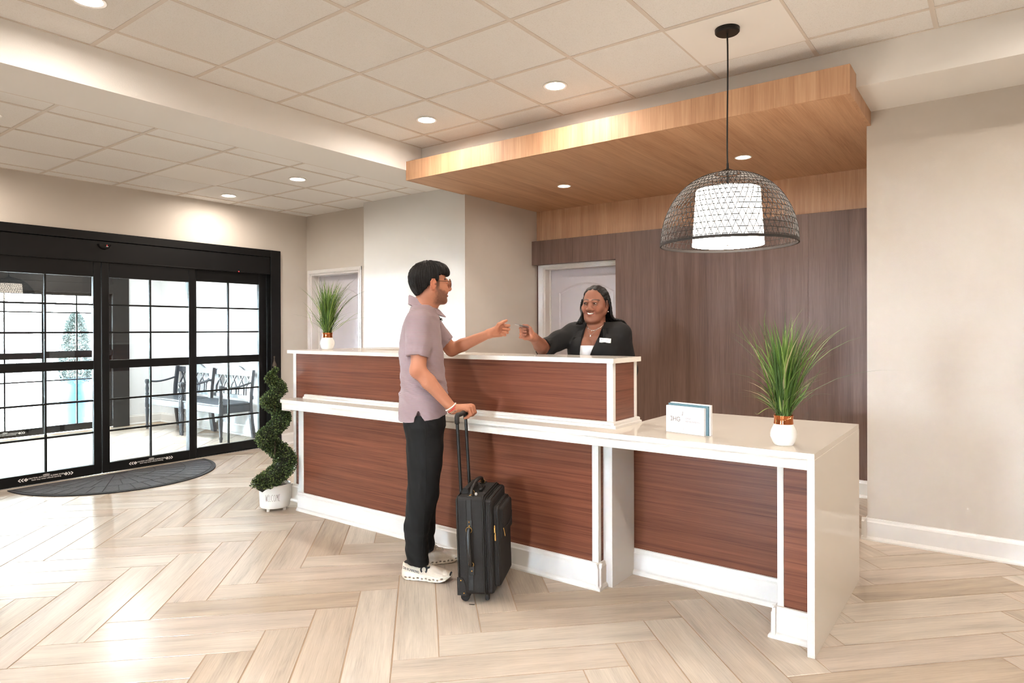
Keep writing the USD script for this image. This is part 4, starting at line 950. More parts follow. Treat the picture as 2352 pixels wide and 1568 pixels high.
def head_field(fd, o, F, S=1.0, full=0.0, smile=0.0):
    """skull, face, ears; F columns: forward, left, up"""
    P = lambda f, s, u: o+S*(F @ np.array([f, s, u]))
    e = lambda c, r, k=.012, op='add', G=None: fd.ell(P(*c), np.array(r)*S, F if G is None else G, k*S, op)
    e((-.014, 0, .038), (.096, .074, .080)); e((.022, 0, -.015), (.070, .064+.006*full, .085), .02)
    e((.046, 0, -.062), (.046, .045+.010*full, .048), .02)
    for sg in (-1, 1):
        fd.cone(P(-.004, sg*(.052+.006*full), -.045), P(.066, sg*.018, -.098), .022*S, .017*S, .02*S)
        e((.056, sg*.038, -.026), (.030+.004*full, .026+.006*full, .026), .016)
        if smile: e((.074, sg*.040, -.040), (.018, .015, .016), .012)
        e((.098, sg*.033, .004), (.020, .017, .012), .012, 'cut')
        e((.078, sg*.032, .004), (.0140, .0140, .0125), .003)
        for u_, r_ in ((.0098-.0010*smile, .0036), (-.0082+.0014*smile, .0036)):
            lp = [P(.078+.0150*math.cos(a), sg*.032+.0150*math.sin(a), .004+u_*math.cos(a)**.7-(.0015 if u_ > 0 else 0)) for a in np.linspace(-1.2, 1.2, 9)]
            for i in range(8): fd.cone(lp[i], lp[i+1], r_*S, None, .003*S)
        fd.cone(P(.090, sg*.012, .021), P(.078, sg*.046, .022), .0075*S, .006*S, .010*S)
        e((.0955, sg*(.0125+.0035*full), -.036), (.0125+.001*full, .0085+.003*full, .0085+.002*full), .006)
        # ear
        G = F @ rot([0, 0, 1], sg*22) @ rot([0, 1, 0], 12)
        e((-.012, sg*.074, -.008), (.020, .009, .032), .004, G=G); e((-.004, sg*.0885, -.006), (.0095, .0085, .015), .005, 'cut', G=G)
        fd.chain([P(-.004, sg*.078, .024), P(-.018, sg*.0795, .022), P(-.0265, sg*.080, .008), P(-.026, sg*.080, -.010), P(-.014, sg*.077, -.032)], [.0040*S, .0046*S, .0046*S, .0044*S, .005*S], .007*S)
    e((.072, 0, -.098), (.020, .020, .018), .016)
    fd.cone(P(.094-.005*full, 0, .014), P(.112-.005*full, 0, -.028), .0075*S, .0115*S, .012*S); e((.108-.003*full, 0, -.032), (.012, .012+.003*full, .0105+.002*full), .006)
    # mouth
    for u_, r_ in ((-.0565, .0062), (-.0685, .0068)):
        pts = [P(.0935-.030*(y/.028)**2, y, u_+smile*.30*(y/.028)**2*.028) for y in np.linspace(-.026, .026, 7)]
        for i in range(6): fd.cone(pts[i], pts[i+1], r_*S*(1+.22*full)*(1-.5*abs((i-2.5)/3)), None, .006*S)
    g = [P(.1015-.030*(y/.028)**2, y, -.062+smile*.32*(y/.028)**2*.028) for y in np.linspace(-.026, .026, 7)]
    for i in range(6): fd.cone(g[i], g[i+1], .0026*S+(.0035*S*smile if 0 < i < 5 else 0), None, .003*S, 'cut')
    return P
def hand_field(fd, wrist, palm, mcp, pip, tip, rs, thumb, k=.005):
    """palm: its points with radii; four fingers by knuckles, middle joints and tips; the thumb by four points"""
    for a, b, r1, r2 in palm: fd.cone(a, b, r1, r2, .010)
    for i in range(4):
        m_, p, t = (np.asarray(q[i], float) for q in (mcp, pip, tip)); r = rs[i]
        dip = p+(t-p)*.52+ (p-m_)/np.linalg.norm(p-m_)*.004
        fd.chain([m_, p, dip, t], [r*1.12, r*1.02, r*.93, r*.80], k*.8)
    fd.chain(thumb, [.0135, .0115, .0100, .0080], k*1.3)
def skin_mat(name):
    mat(name, {'a': ('attribute', dict(attribute='tint')), 'g': ('geometry', {}), 'n': ('noise_texture', dict(scale=420.0, detail=3.0)), 'b': ('bump', dict(distance=.0006, strength=.5)),
        'p': ('principled_bsdf', dict(roughness=.5, specular_ior_level=.4))},
        [('a.color', 'p.base_color'), ('g.position', 'n.vector'), ('n.fac', 'b.height'), ('b.normal', 'p.normal')])
skin_mat('skin')
def seam(fd, o, U, V, N, uv, r=.0012):
    """a stitched line over the surface"""
    p = np.asarray(uv, float); d = np.r_[0, np.cumsum(np.linalg.norm(np.diff(p, axis=0), axis=1))]; t = np.arange(0, d[-1]+1e-9, max(.008, d[-1]/200)); q = np.stack([np.interp(t, d, p[:, i]) for i in (0, 1)], 1)
    return tube(fd.hit(o+q[:, :1]*U+q[:, 1:2]*V+N*.30, -N, .45), r, 5)
def drape(fd, o, U, V, N, poly, off, step=.004, thick=.0015):
    """a flat outline in (u, v) laid on the field's surface met along -N"""
    from shapely import contains_xy
    b = poly.bounds; nx, ny = max(2, int((b[2]-b[0])/step)), max(2, int((b[3]-b[1])/step))
    tri = trimesh.creation.triangulate_polygon(poly.segmentize(step), engine='earcut') if False else None
    m_ = trimesh.creation.extrude_polygon(poly.segmentize(step), thick)
    m_ = trimesh.Trimesh(*trimesh.remesh.subdivide_to_size(m_.vertices, m_.faces, step*1.6), process=True)
    v = np.array(m_.vertices); base = o+v[:, :1]*U+v[:, 1:2]*V
    t = ((base+N*.16-fd.hit(base+N*.16, -N, .32)) @ N); e = m_.edges_unique; n_ = len(v)
    for _ in range(60):
        s_ = np.bincount(e[:, 0], t[e[:, 1]], n_)+np.bincount(e[:, 1], t[e[:, 0]], n_); c_ = np.bincount(e.ravel(), minlength=n_); t = .4*t+.6*s_/np.maximum(c_, 1)
    return base+N*(.16-t[:, None]+v[:, 2:]+off), np.array(m_.faces)

# ------------------------------------------------------------------ the guest
def man():
    R2 = lambda deg: np.array([math.cos(math.radians(deg)), math.sin(math.radians(deg)), 0])
    FB = R2(46); LB = np.array([-FB[1], FB[0], 0]); UB = np.array([0, 0, 1.0])       # body: forward, left, up
    root = thing_w('person', 'man in striped mauve polo and black trousers with hand on suitcase, reaching over the desk', 'person', (-2.66, 2.74, 0))
    D = 3.78; BZ = lambda py, d=D: CAMZ-(py-CYPX)*d/FPX
    head = W(990, 652, 3.75); FH = R2(62)*math.cos(.03)+np.array([0, 0, .03]); LH = np.cross([0, 0, 1.0], FH); LH /= np.linalg.norm(LH); UH = np.cross(FH, LH); F = np.stack([FH, LH, UH], 1)
    sh_n, sh_f = W(961, 736, 3.615), W(975, 731, 3.945)
    el_n, wr_n = W(961, 850, 3.56), W(1040, 939, 3.585)
    el_f, wr_f = W(1037, 803, 4.04), W(1124, 766, 4.03)
    # --- body: head, neck, trunk, arms, hands in one surface
    fd = Field(*box_of([W(912, 960, 3.5), W(1175, 592, 4.1), W(912, 980, 3.98)], .012), .0032, VB)
    hp = head_field(fd, head, F, 1.0, 0.0, .5)
    nb = W(972, 712, 3.78)
    fd.cone(hp(-.02, 0, -.05), nb, .058, .062, .02); fd.cone(hp(.01, 0, -.075), nb+FB*.02, .046, .058, .02)
    for sg, sh in ((-1, sh_n), (1, sh_f)): fd.cone(nb+np.array([0, 0, -.03]), sh+np.array([0, 0, -.015]), .055, .050, .03)
    fd.loft(W(971, 800, D), (FB, LB), [.86, 1.0, 1.15, 1.3, 1.42, 1.47], [0, 0, 0, .0, -.01, -.015], [.088, .09, .092, .10, .085, .05], [.14, .145, .15, .165, .165, .14], k=.02)
    fd.chain([sh_n, (sh_n+el_n)/2+FB*.004, el_n, el_n+(wr_n-el_n)*.3, wr_n], [.052, .048, .041, .041, .0265], .012)
    fd.ell(el_n-FB*.010, (.036, .036, .04), k=.02)
    fd.chain([sh_f, (sh_f+el_f)/2, el_f, el_f+(wr_f-el_f)*.3, wr_f], [.050, .046, .040, .039, .0265], .012)
    # near hand on the handle: palm over the bar, fingers round it (bar runs away from the viewer)
    g0 = W(1066, 950, 3.57); AX = BAG_W                    # grip axis
    kn = [W(1087, 934, 3.66), W(1085, 933, 3.635), W(1081, 935, 3.61), W(1076, 939, 3.588)]     # index .. little finger knuckles
    pp = [k_+np.array([0, 0, -.030])+CR*.010 for k_ in kn]
    tp_ = [k_+np.array([0, 0, -.050])-CR*.020 for k_ in kn]
    hand_field(fd, wr_n, [(wr_n, kn[0]-CR*.012, .026, .017), (wr_n, kn[3]-CR*.012, .026, .016), (wr_n+CR*.02, kn[1]-CR*.01, .024, .017), (kn[0]-CR*.004, kn[3]-CR*.004, .0145, .013)],
               kn, pp, tp_, [.0098, .0102, .0098, .0088], [wr_n+CF*.02+CR*.02, W(1066, 947, 3.665), W(1080, 952, 3.675), W(1086, 950, 3.665)])
    # far hand: palm to the viewer, thumb up, fingers half closed
    d = 4.03
    mc = [W(1156, 746.5, d+.012), W(1157.5, 754, d+.014), W(1155.5, 761.5, d+.012), W(1151, 768, d+.008)]
    pp = [W(1169, 747.5, d-.004), W(1168.5, 756, d-.004), W(1165.5, 763.5, d-.006), W(1160, 769.5, d-.008)]
    tp_ = [W(1160.5, 748.5, d-.026), W(1156, 755, d-.028), W(1154.5, 761.5, d-.028), W(1150, 765.5, d-.026)]
    pc = W(1128, 765, d)
    hand_field(fd, wr_f, [(wr_f, mc[0], .0255, .0135), (wr_f, mc[1], .025, .0145), (wr_f, mc[2], .025, .014), (wr_f, mc[3], .0255, .0125), (wr_f, W(1141, 755, d-.006), .024, .018), (W(1137, 768, d-.004), mc[3], .016, .0125)],
               mc, pp, tp_, [.0086, .0090, .0086, .0076], [W(1138, 756, d-.012), W(1146, 744.5, d-.018), W(1155, 739.5, d-.016), W(1163.5, 735.8, d-.012)])
    v, f = largest(fd.mesh(2)); vn, fn_ = v, f
    body = obj('body', (v, f), 'skin', root, smooth=True)
    q = (v-head) @ F
    base = np.array(srgb(182, 121, 92)); col = np.repeat(base[None], len(v), 0)*(1+.06*(meshkit.fbm(v*30, 3)-.5))[:, None]
    hd = q[:, 2] > -.14; hd &= np.linalg.norm(q, axis=1) < .2
    ns = meshkit.fbm(v*260, 2, 5)
    wob = (meshkit.fbm(v*90, 2, 9)-.5)*.02
    beard = hd*smoothstep(.010, -.016, q[:, 2]+.012+.62*np.clip(q[:, 0]-.012, 0, .2)+wob)*smoothstep(-.012, .022, q[:, 0]+wob)*smoothstep(-.128, -.108, q[:, 2])
    must = hd*smoothstep(.012, .004, np.abs(q[:, 2]+.048))*smoothstep(.070, .082, q[:, 0])*(np.abs(q[:, 1]) < .034); beard = np.clip(beard+.7*must, 0, 1)
    side = hd*smoothstep(.016, .006, np.abs(q[:, 0]-.018))*smoothstep(-.045, -.005, q[:, 2])*smoothstep(.05, .06, np.abs(q[:, 1]))*(q[:, 2] < .06)
    col = col*(1-(beard*(.50+.25*ns))[:, None]) + np.array(srgb(60, 40, 30))*(beard*(.50+.25*ns))[:, None]*.6
    col = col*(1-.75*side[:, None])
    ear = hd*smoothstep(.070, .076, np.abs(q[:, 1]))*(np.abs(q[:, 0]+.012) < .04); col = col*(1+ear[:, None]*np.array([.05, -.10, -.12]))
    lips = hd*(np.abs(q[:, 1]) < .026)*smoothstep(.010, .006, np.abs(q[:, 2]+.062))*(q[:, 0] > .07); col = col*(1-lips[:, None])+np.array(srgb(176, 104, 92))*lips[:, None]
    brow = hd*smoothstep(.006, .003, np.abs(q[:, 2]-.024-.05*(.03-np.abs(np.abs(q[:, 1])-.03))*.3))*(np.abs(np.abs(q[:, 1])-.030) < .020)*(q[:, 0] > .05); col = col*(1-.85*brow[:, None])
    ch_ = np.linalg.norm((v-hp(.002, -.078, -.006))*[1, 1, 1], axis=1); col = col*(1-.7*smoothstep(.011, .004, ch_))[:, None]
    ch2 = np.linalg.norm((v-mc[1]), axis=1); tint(body, col)
    # eyes
    ey = []
    for sg in (-1, 1): ey.append(sphere(hp(.0795, sg*.032, .004), .0136, 2))
    e_ = obj('eyes', cat(*ey), plain('eye_white', srgb(225, 220, 214), .2), body); obj('iris', cat(*[xf(lathe([(0, .0012), (.0055, .0), (0, -.002)], 16), frame_of(FH), hp(.0795+.0134, sg*.032, .004)) for sg in (-1, 1)]), plain('iris_dark', srgb(40, 26, 18), .15), e_)
    # --- hair
    fh = Field(head-np.array([.17]*3), head+np.array([.17]*3), .0028)
    P = hp
    fh.ell(P(-.016, 0, .046), (.106, .083, .086), F, .02); fh.ell(P(-.050, 0, .018), (.076, .076, .080), F, .025); fh.ell(P(-.048, 0, -.035), (.046, .060, .050), F, .03)
    fh.ell(P(.035, 0, .078), (.070, .068, .048), F, .02); fh.ell(P(.060, .0, .062), (.050, .060, .036), F, .015)
    fh.half(P(.012, 0, -.0), F @ np.array([.80, 0, -.60]), .01, lo=P(0, 0, 0)-.3, hi=P(0, 0, 0)+.3) if False else None
    # face and ears clear of hair
    def facecut(x, y, z):
        u = (x-head[0])*F[0, 0]+(y-head[1])*F[1, 0]+(z-head[2])*F[2, 0]; w = (x-head[0])*F[0, 2]+(y-head[1])*F[1, 2]+(z-head[2])*F[2, 2]
        line = np.where(u > .062, .050-.25*(u-.062), np.where(u > .022, .050-.10*(.062-u), np.where(u > -.030, .030-.012-(.022-u)*.45, -.0065-(-.030-u)*1.15)))
        return (w-line)*.8
    fh.put(head-.2, head+.2, lambda x, y, z: facecut(x, y, z), .010, 'cut')
    sv = np.stack([FH, LH, UH], 0)
    def strands(Pn):
        l = (Pn-head) @ F; ang = np.arctan2(l[:, 1], l[:, 0]+.03+.0)
        c_ = np.stack([ang*9+l[:, 2]*6, l[:, 2]*14+l[:, 0]*10, l[:, 0]*4+l[:, 1]*10], 1); n1 = meshkit.fbm(np.stack([ang*16+l[:, 0]*14, l[:, 2]*9, l[:, 0]*6], 1), 3, 7); n2 = meshkit.noise(np.stack([l[:, 1]*120, l[:, 0]*26+l[:, 2]*26, l[:, 2]*8], 1), 3)
        return (n1-.5)*.016+(n2-.5)*.005
    fh.add_noise(strands)
    obj('hair', largest(fh.mesh(1)), 'hair_dark', root, smooth=True)
    # --- trousers
    ft = Field(*box_of([W(915, 1000, 3.52), W(1030, 945, 4.02), W(959, 1305, 3.7)], .03), .005, VB)
    cN = [W(974, 985, 3.70), W(977, 1030, 3.70), W(976, 1062, 3.69), W(970, 1134, 3.68), W(958, 1211, 3.675), W(957, 1257, 3.675), W(959, 1300, 3.675)]
    rN = [.105, .100, .093, .086, .068, .060, .060]
    cF = [W(972, 985, 3.86), W(974, 1030, 3.865), W(974, 1062, 3.87), W(974, 1134, 3.89), W(972, 1205, 3.91), W(972, 1245, 3.915), W(973, 1275, 3.915)]
    rF = [.105, .100, .093, .084, .066, .060, .060]
    ft.chain(cN, rN, .02); ft.chain(cF, rF, .02)
    zw = [.78, .86, .93, .99]; ft.loft(W(974, 975, D), (FB, LB), zw, [.008, .004, -.004, -.006], [.070, .112, .124, .125], [.12, .172, .178, .176], k=.05, p=2.4)
    dm_ = float((W(965, 1280, 3.795) @ VB)[1])
    hemN = W(959, 1292, 3.675)[2]; hemF = W(973, 1262, 3.915)[2]
    ft.half((0, 0, hemN), (0, 0, -1), .003, hi=[9, dm_, .3]); ft.half((0, 0, hemF), (0, 0, -1), .003, lo=[-9, dm_, 0], hi=[9, 9, .3])
    def folds(Pn):
        h = Pn[:, 2]; n1 = meshkit.fbm(np.stack([Pn[:, 0]*10, Pn[:, 1]*10, h*4.5+Pn[:, 0]*8], 1), 3, 2); low = smoothstep(.5, .12, h); hip = smoothstep(.70, .95, h)
        n2 = meshkit.fbm(np.stack([Pn[:, 0]*9, Pn[:, 1]*9, h*26+Pn[:, 0]*20], 1), 2, 4)
        return (n1-.5)*.020+(n2-.5)*(.010*low+.008*hip)
    ft.add_noise(folds)
    tr = obj('trousers', largest(ft.mesh(2)), 'cloth_black', root, smooth=True)
    sd = -LB
    oS = W(975, 968, D)
    obj('side_seam', seam(ft, oS, FB, UB, sd, [(0, .03), (.004, -.3), (-.01, -.55), (-.028, -.80)]), 'cloth_black', tr)
    obj('pocket', cat(seam(ft, oS, FB, UB, sd, [(.014, -.068), (.088, -.074), (.088, -.072)], .0016), seam(ft, oS, FB, UB, sd, [(.012, -.17), (.078, -.176)], .001), seam(ft, oS, FB, UB, sd, [(.008, .02), (.028, -.05)], .0016)), 'cloth_black', tr)
    # --- polo shirt
    fs = Field(*box_of([W(908, 965, 3.48), W(1042, 675, 4.1), W(908, 975, 3.9)], .015), .0036, VB)
    rows = [(704, 948, 992, .095), (716, 941, 1003, .150), (730, 933, 1010.5, .178), (746, 924.5, 1013, .190), (767, 919.5, 1014.5, .196), (794, 917.5, 1015.5, .195), (821, 917, 1018, .190), (848, 917.5, 1022, .186), (875, 919.5, 1024.5, .182), (888, 921, 1025, .182), (910, 917.5, 1026, .186), (935, 914.5, 1027, .190), (968, 913, 1028, .194)]
    o0 = W(971, 800, D); z_, cf_, a_, b_ = [], [], [], []
    cosb = FB @ CR
    for py, xl, xr, bb in rows:
        z_.append(BZ(py)); hw = (xr-xl)/2*D/FPX; cpx = (xl+xr)/2; cf_.append((cpx-971)*D/FPX/cosb); a_.append(math.sqrt(max(hw**2-(bb*(LB @ CR))**2*.8, .02**2))/cosb); b_.append(bb)
    fs.loft(o0, (FB, LB), z_, cf_, a_, b_, p=2.25, k=.02)
    fs.cone(nb+np.array([0, 0, -.022]), sh_n+np.array([0, 0, .0]), .066, .060, .03); fs.cone(nb+np.array([0, 0, -.022]), sh_f+np.array([0, 0, 0]), .066, .060, .03)
    un, uf = (el_n-sh_n)/np.linalg.norm(el_n-sh_n), (el_f-sh_f)/np.linalg.norm(el_f-sh_f)
    heN, heF = W(958, 820, 3.575), W(1023, 787, 4.01)
    fl = Field(fs.lo, fs.lo+fs.h*(fs.n-1), fs.h, VB)
    fl.chain([sh_n, heN+un*.03], [.068, .064], .028); fl.chain([sh_f, heF+uf*.03], [.066, .060], .028)
    q_ = heN @ VB; fl.half(heN, un*.97-FB*.1, .002, lo=q_-.1, hi=q_+.1); q_ = heF @ VB; fl.half(heF, uf, .002, lo=q_-.1, hi=q_+.1)
    # hollow sleeves and neck
    fl.cone(heN-un*.012, heN+un*.05, .050, .050, .003, 'cut'); fl.cone(heF-uf*.012, heF+uf*.05, .046, .046, .003, 'cut'); fs.merge(fl, .022)
    fs.cone(nb+np.array([0, 0, -.01]), nb+np.array([0, 0, .08])+FB*.03, .058, .060, .004, 'cut')
    fs.cone(nb+FB*.062+np.array([0, 0, -.005]), nb+FB*.104+np.array([0, 0, -.085]), .026, .004, .003, 'cut')     # open placket
    # hem: lower at the back, with a slit at the side
    hb = BZ(962); hf = BZ(950)
    pB, pF = W(914, 962, D), W(1028, 950, D)
    nrm = np.cross(pF-pB, LB); nrm /= np.linalg.norm(nrm); nrm = nrm if nrm[2] < 0 else -nrm
    fs.half((pB+pF)/2, nrm, .002, lo=[-9, 0, .8], hi=[9, 9, 1.02])
    sl0 = W(961, 938, 3.60)
    for sg in (-1, 1):
        c = o0-LB*.19; fs.chain([np.array([sl0[0], sl0[1], sl0[2]]), np.array([sl0[0], sl0[1], sl0[2]-.085])-FB*.006+FB*.012], [.003, .036], .003, 'cut')
    def wr(Pn):
        l = Pn-o0; u = l @ FB; s_ = l @ LB; h = Pn[:, 2]
        n1 = meshkit.fbm(np.stack([u*7, s_*7, h*9+u*5], 1), 3, 8); n2 = meshkit.fbm(np.stack([u*9+h*5, s_*6, h*34+u*16], 1), 2, 9); waist = np.exp(-((h-1.085)/.05)**2); arm_ = smoothstep(1.42, 1.25, h)*smoothstep(1.15, 1.28, h)
        n3 = meshkit.fbm(np.stack([u*40-h*14, s_*8, h*8], 1), 2, 12)
        return (n1-.5)*.022+(n2-.5)*(.004+.024*waist)+(n3-.5)*.010*arm_
    fs.add_noise(wr)
    shirt = obj('polo_shirt', largest(fs.mesh(1)), 'polo_stripe', root, smooth=True)
    # collar: folded band round the neck
    th = np.linspace(.30, 2*np.pi-.30, 44); ring = []
    cn = nb+np.array([0, 0, .010])+FB*.006
    bk = (1-np.cos(th))/2                                   # 0 at the front, 1 at the back
    ztop = BZ(716)+(BZ(681)-BZ(716))*bk; zbot = BZ(733)+(BZ(702)-BZ(733))*bk
    rt = .064; Lst = []
    for (ra, rb, zz) in ((.060, .058, ztop-.022), (.061, .060, ztop-.003), (.0645, .0635, ztop+.0005), (.070, .070, ztop-.006), (.071+.028*(1-bk), .082, zbot+.004), (.072+.028*(1-bk), .083, zbot), (.069+.028*(1-bk), .079, zbot+.001), (.066, .066, ztop-.010), (.062, .060, ztop-.022)):
        Lst.append(cn*[1, 1, 0]+(np.cos(th)*np.asarray(ra))[:, None]*FB*1.12+(np.sin(th)*np.asarray(rb))[:, None]*LB+np.asarray(zz)[:, None]*UB+FB*(.018-.030*bk)[:, None])
    g = np.stack(Lst); k1, k2 = g.shape[:2]; vv = g.reshape(-1, 3); i, j = np.meshgrid(np.arange(k1-1), np.arange(k2-1), indexing='ij'); qd = np.stack([i*k2+j, i*k2+j+1, (i+1)*k2+j+1, (i+1)*k2+j], -1).reshape(-1, 4)
    obj('collar', (vv, np.vstack([qd[:, [0, 2, 1]], qd[:, [0, 3, 2]]])), 'polo_stripe', shirt, smooth=40)
    pk = [W(1006, 722, 3.80), W(1008, 745, 3.80), W(1010, 766, 3.80)]
    obj('placket', drape(fs, W(1010, 745, D), LB, UB, FB, Polygon([(-.017, .045), (.017, .045), (.017, -.055), (-.017, -.055)]), .0008, .006, .002), 'polo_stripe', shirt)
    mc_ = W(1011, 733, 3.765)
    obj('clip_microphone', cat(sphere(mc_+FB*.004, (.006, .006, .007), 1), tube([mc_, mc_+FB*.010+UB*.006, mc_+FB*.014-UB*.004, mc_+FB*.004-UB*.012], .0016, 6)), 'black_satin', shirt)
    # --- eyeglasses
    gl = []
    for sg in (-1, 1):
        c = P(.104, sg*.033, .003); a = np.linspace(0, 2*np.pi, 29)[:-1]
        ax1 = F @ np.array([-.12*sg, 1.0, 0]); ax1 /= np.linalg.norm(ax1); up_ = F @ np.array([-.10, 0, 1.0])
        gl.append(tube([c+ax1*.0255*math.cos(t)+up_*.0235*math.sin(t) for t in a], .0013, 6, closed=True))
        gl.append(tube([c+ax1*.0255*sg+up_*.006, P(.092, sg*.071, .010), P(.03, sg*.079, .012), P(-.012, sg*.081, .010), P(-.030, sg*.078, -.008)], .0014, 6))
        lens_ = xf(lathe([(0, .0004), (.0245, .0), (.0245, -.0008), (0, -.0004)], 24), np.stack([ax1, up_*.92, np.cross(ax1, up_)], 1), c)
        if sg < 0: L0 = lens_
        else: L0 = cat(L0, lens_)
    gl.append(tube([P(.107, -.009, .008), P(.112, 0, .011), P(.107, .009, .008)], .0012, 6))
    gg = obj('eyeglasses', cat(*gl), 'glasses_bronze', root, smooth=True); obj('lens', L0, 'pane_glass', gg)
    # --- bracelets on the near wrist
    uw = (wr_n-el_n)/np.linalg.norm(wr_n-el_n); Fw = frame_of(uw); rb = random.Random(2)
    def bangle(t, r, th_, tilt=0.0):
        c = el_n+(wr_n-el_n)*t; Fq = Fw @ rot([1, 0, 0], tilt); return [c+Fq @ np.array([r*math.cos(a), r*math.sin(a), 0]) for a in np.linspace(0, 2*np.pi, 31)[:-1]]
    obj('red_thread_bracelet', cat(tube(bangle(1.0, .0305, .002, 8), .0022, 6, closed=True), tube(bangle(.985, .0305, .002, -6), .002, 6, closed=True), tube([bangle(1.0, .031, .002, 8)[8], bangle(1.0, .031, .002, 8)[8]+np.array([0, 0, -.02])-CF*.008, bangle(1.0, .031, .002, 8)[8]+np.array([.004, 0, -.055])-CF*.008], .0022, 6)), 'thread_red', root)
    obj('bead_bracelet', cat(*[sphere(p_, .0042, 1) for p_ in bangle(.945, .0315, .003, 5)[::1]]), 'bead_white', root, kind='stuff')
    obj('silver_bangle', tube(bangle(1.045, .0300, .002, 12), .0024, 6, closed=True), 'chrome', root)
    # --- running shoes
    def shoe(heel, deg, lab, outer):
        s_ = sub('shoe', root, label=lab); R_ = rotz(deg); L = .292
        X = np.linspace(0, 1, 30)
        hw = .5*np.interp(X, [0, .04, .12, .3, .5, .68, .82, .92, .97, 1], [.030, .058, .074, .074, .076, .098, .100, .080, .052, .012])
        zb = np.interp(X, [0, .08, .2, .6, .78, .9, 1], [.016, .003, .0, .0, .003, .014, .034]); zt = np.interp(X, [0, .1, .3, .5, .7, .9, 1], [.052, .050, .044, .038, .034, .036, .044])
        ofs = np.interp(X, [0, .4, .75, 1], [0, -.002, .004, .008])*(-outer)
        def ringmesh(rings):
            g = np.array(rings); n, m_ = g.shape[:2]; v = g.reshape(-1, 3); i, j = np.meshgrid(np.arange(n-1), np.arange(m_), indexing='ij'); j2 = (j+1) % m_
            q = np.stack([i*m_+j, i*m_+j2, (i+1)*m_+j2, (i+1)*m_+j], -1).reshape(-1, 4); f = [q[:, [0, 1, 2]], q[:, [0, 2, 3]]]
            for e0, rev in ((0, True), (n-1, False)):
                c_ = len(v); v = np.vstack([v, g[e0].mean(0)]); j = np.arange(m_); j2 = (j+1) % m_; t_ = np.stack([np.full(m_, c_), e0*m_+j, e0*m_+j2], 1); f.append(t_[:, ::-1] if rev else t_)
            return v, np.vstack(f)
        rings = []
        for x, w, b0, t0, o_ in zip(X, hw, zb, zt, ofs):
            y = np.array([-.86, -1.0, -1.02, -.94, .94, 1.02, 1.0, .86])*w+o_; z = np.array([b0, b0+.004, (b0+t0)/2, t0, t0, (b0+t0)/2, b0+.004, b0]); rings.append(np.stack([np.full(8, x*L), y, z], 1))
        sole = trimesh.Trimesh(*ringmesh(rings), process=True); sole.fix_normals()
        import manifold3d as m3
        def M3(t): return m3.Manifold(m3.Mesh(np.asarray(t.vertices, np.float32), np.asarray(t.faces, np.uint32)))
        mm = M3(sole)
        for i, xx in enumerate(np.linspace(.03, .245, 10)):
            zc_ = float(np.interp(xx/L, X, zb))+.0155+(.003 if i % 2 else 0); hx = .0058 if i % 3 else .0072
            bx = box(xx-hx, xx+hx, -.08, .08, zc_-.0042, zc_+.0042, .002); mm = mm-M3(trimesh.Trimesh(*bx, process=True) if True else None)
        for xx in (.055, .105, .155, .205): mm = mm-M3(trimesh.Trimesh(*box(xx-.007, xx+.007, -.08, .08, -.01, .0045, .0015), process=True))
        me_ = mm.to_mesh(); sv_, sf_ = np.array(me_.vert_properties[:, :3], float), np.array(me_.tri_verts, int)
        put = lambda m_: xf(m_, R_, heel)
        obj('sole', put((sv_, sf_)), 'shoe_sole', s_, smooth=35)
        hu = np.interp(X, [0, .03, .15, .26, .36, .46, .6, .75, .88, .96, 1], [.088, .098, .088, .090, .104, .098, .082, .068, .060, .052, .046])
        rings = []
        for x, w, t0, h_, o_ in zip(X, hw, zt, hu, ofs):
            a = np.linspace(0, np.pi, 15); ww = w*.95; tw_ = np.interp(x, [0, .3, .5, 1], [.62, .62, .6, .8])
            y = ww*np.cos(a)*(1-(1-tw_)*np.sin(a)**2*.9*np.interp(x, [0, .5, .8, 1], [.6, .5, .2, 0])); z = t0-.004+(h_-t0+.004)*np.sin(a)**np.interp(x, [0, .5, 1], [.55, .65, .75])
            rings.append(np.stack([np.full(15, x*L*.985+.003), y+o_, z], 1))
        uv_, uf_ = ringmesh(rings); uf_ = uf_[:, ::-1]; tm = trimesh.Trimesh(uv_, uf_, process=False)
        if tm.volume < 0: uf_ = uf_[:, ::-1]
        obj('upper', put((uv_, uf_)), 'shoe_knit', s_, smooth=50)
        up_g = np.array(rings)
        def sidepts(xs_, fr, o2=.0008):      # points on the outer side at fractions of the arc
            out = []
            for xx, f_ in zip(xs_, fr):
                i = np.clip(xx/(L*.985)*29, 0, 28.99); i0 = int(i); t = i-i0; ring_ = up_g[i0]*(1-t)+up_g[i0+1]*t; k_ = f_*14; k0 = int(min(k_, 13)); u = k_-k0; p_ = ring_[k0]*(1-u)+ring_[k0+1]*u; out.append(p_)
            return np.array(out)
        def wrapflat(m_, x0, z0):            # flat print onto the outer side
            v = np.array(m_[0]); xs_ = x0+v[:, 0]; zt_ = z0+v[:, 1]; out = []
            for xx, zz, tt_ in zip(xs_, zt_, v[:, 2]):
                i = np.clip((xx-.003)/(L*.985)*29, 0, 28.99); i0 = int(i); t = i-i0; ring_ = up_g[i0]*(1-t)+up_g[i0+1]*t
                side_ = ring_[7:][::-1] if outer > 0 else ring_[:8]
                y = np.interp(zz, side_[:, 2], side_[:, 1]); out.append([xx, y+(-.0011-tt_*.3 if y < 0 else .0011+tt_*.3), zz])
            f_ = m_[1]; return np.array(out), f_
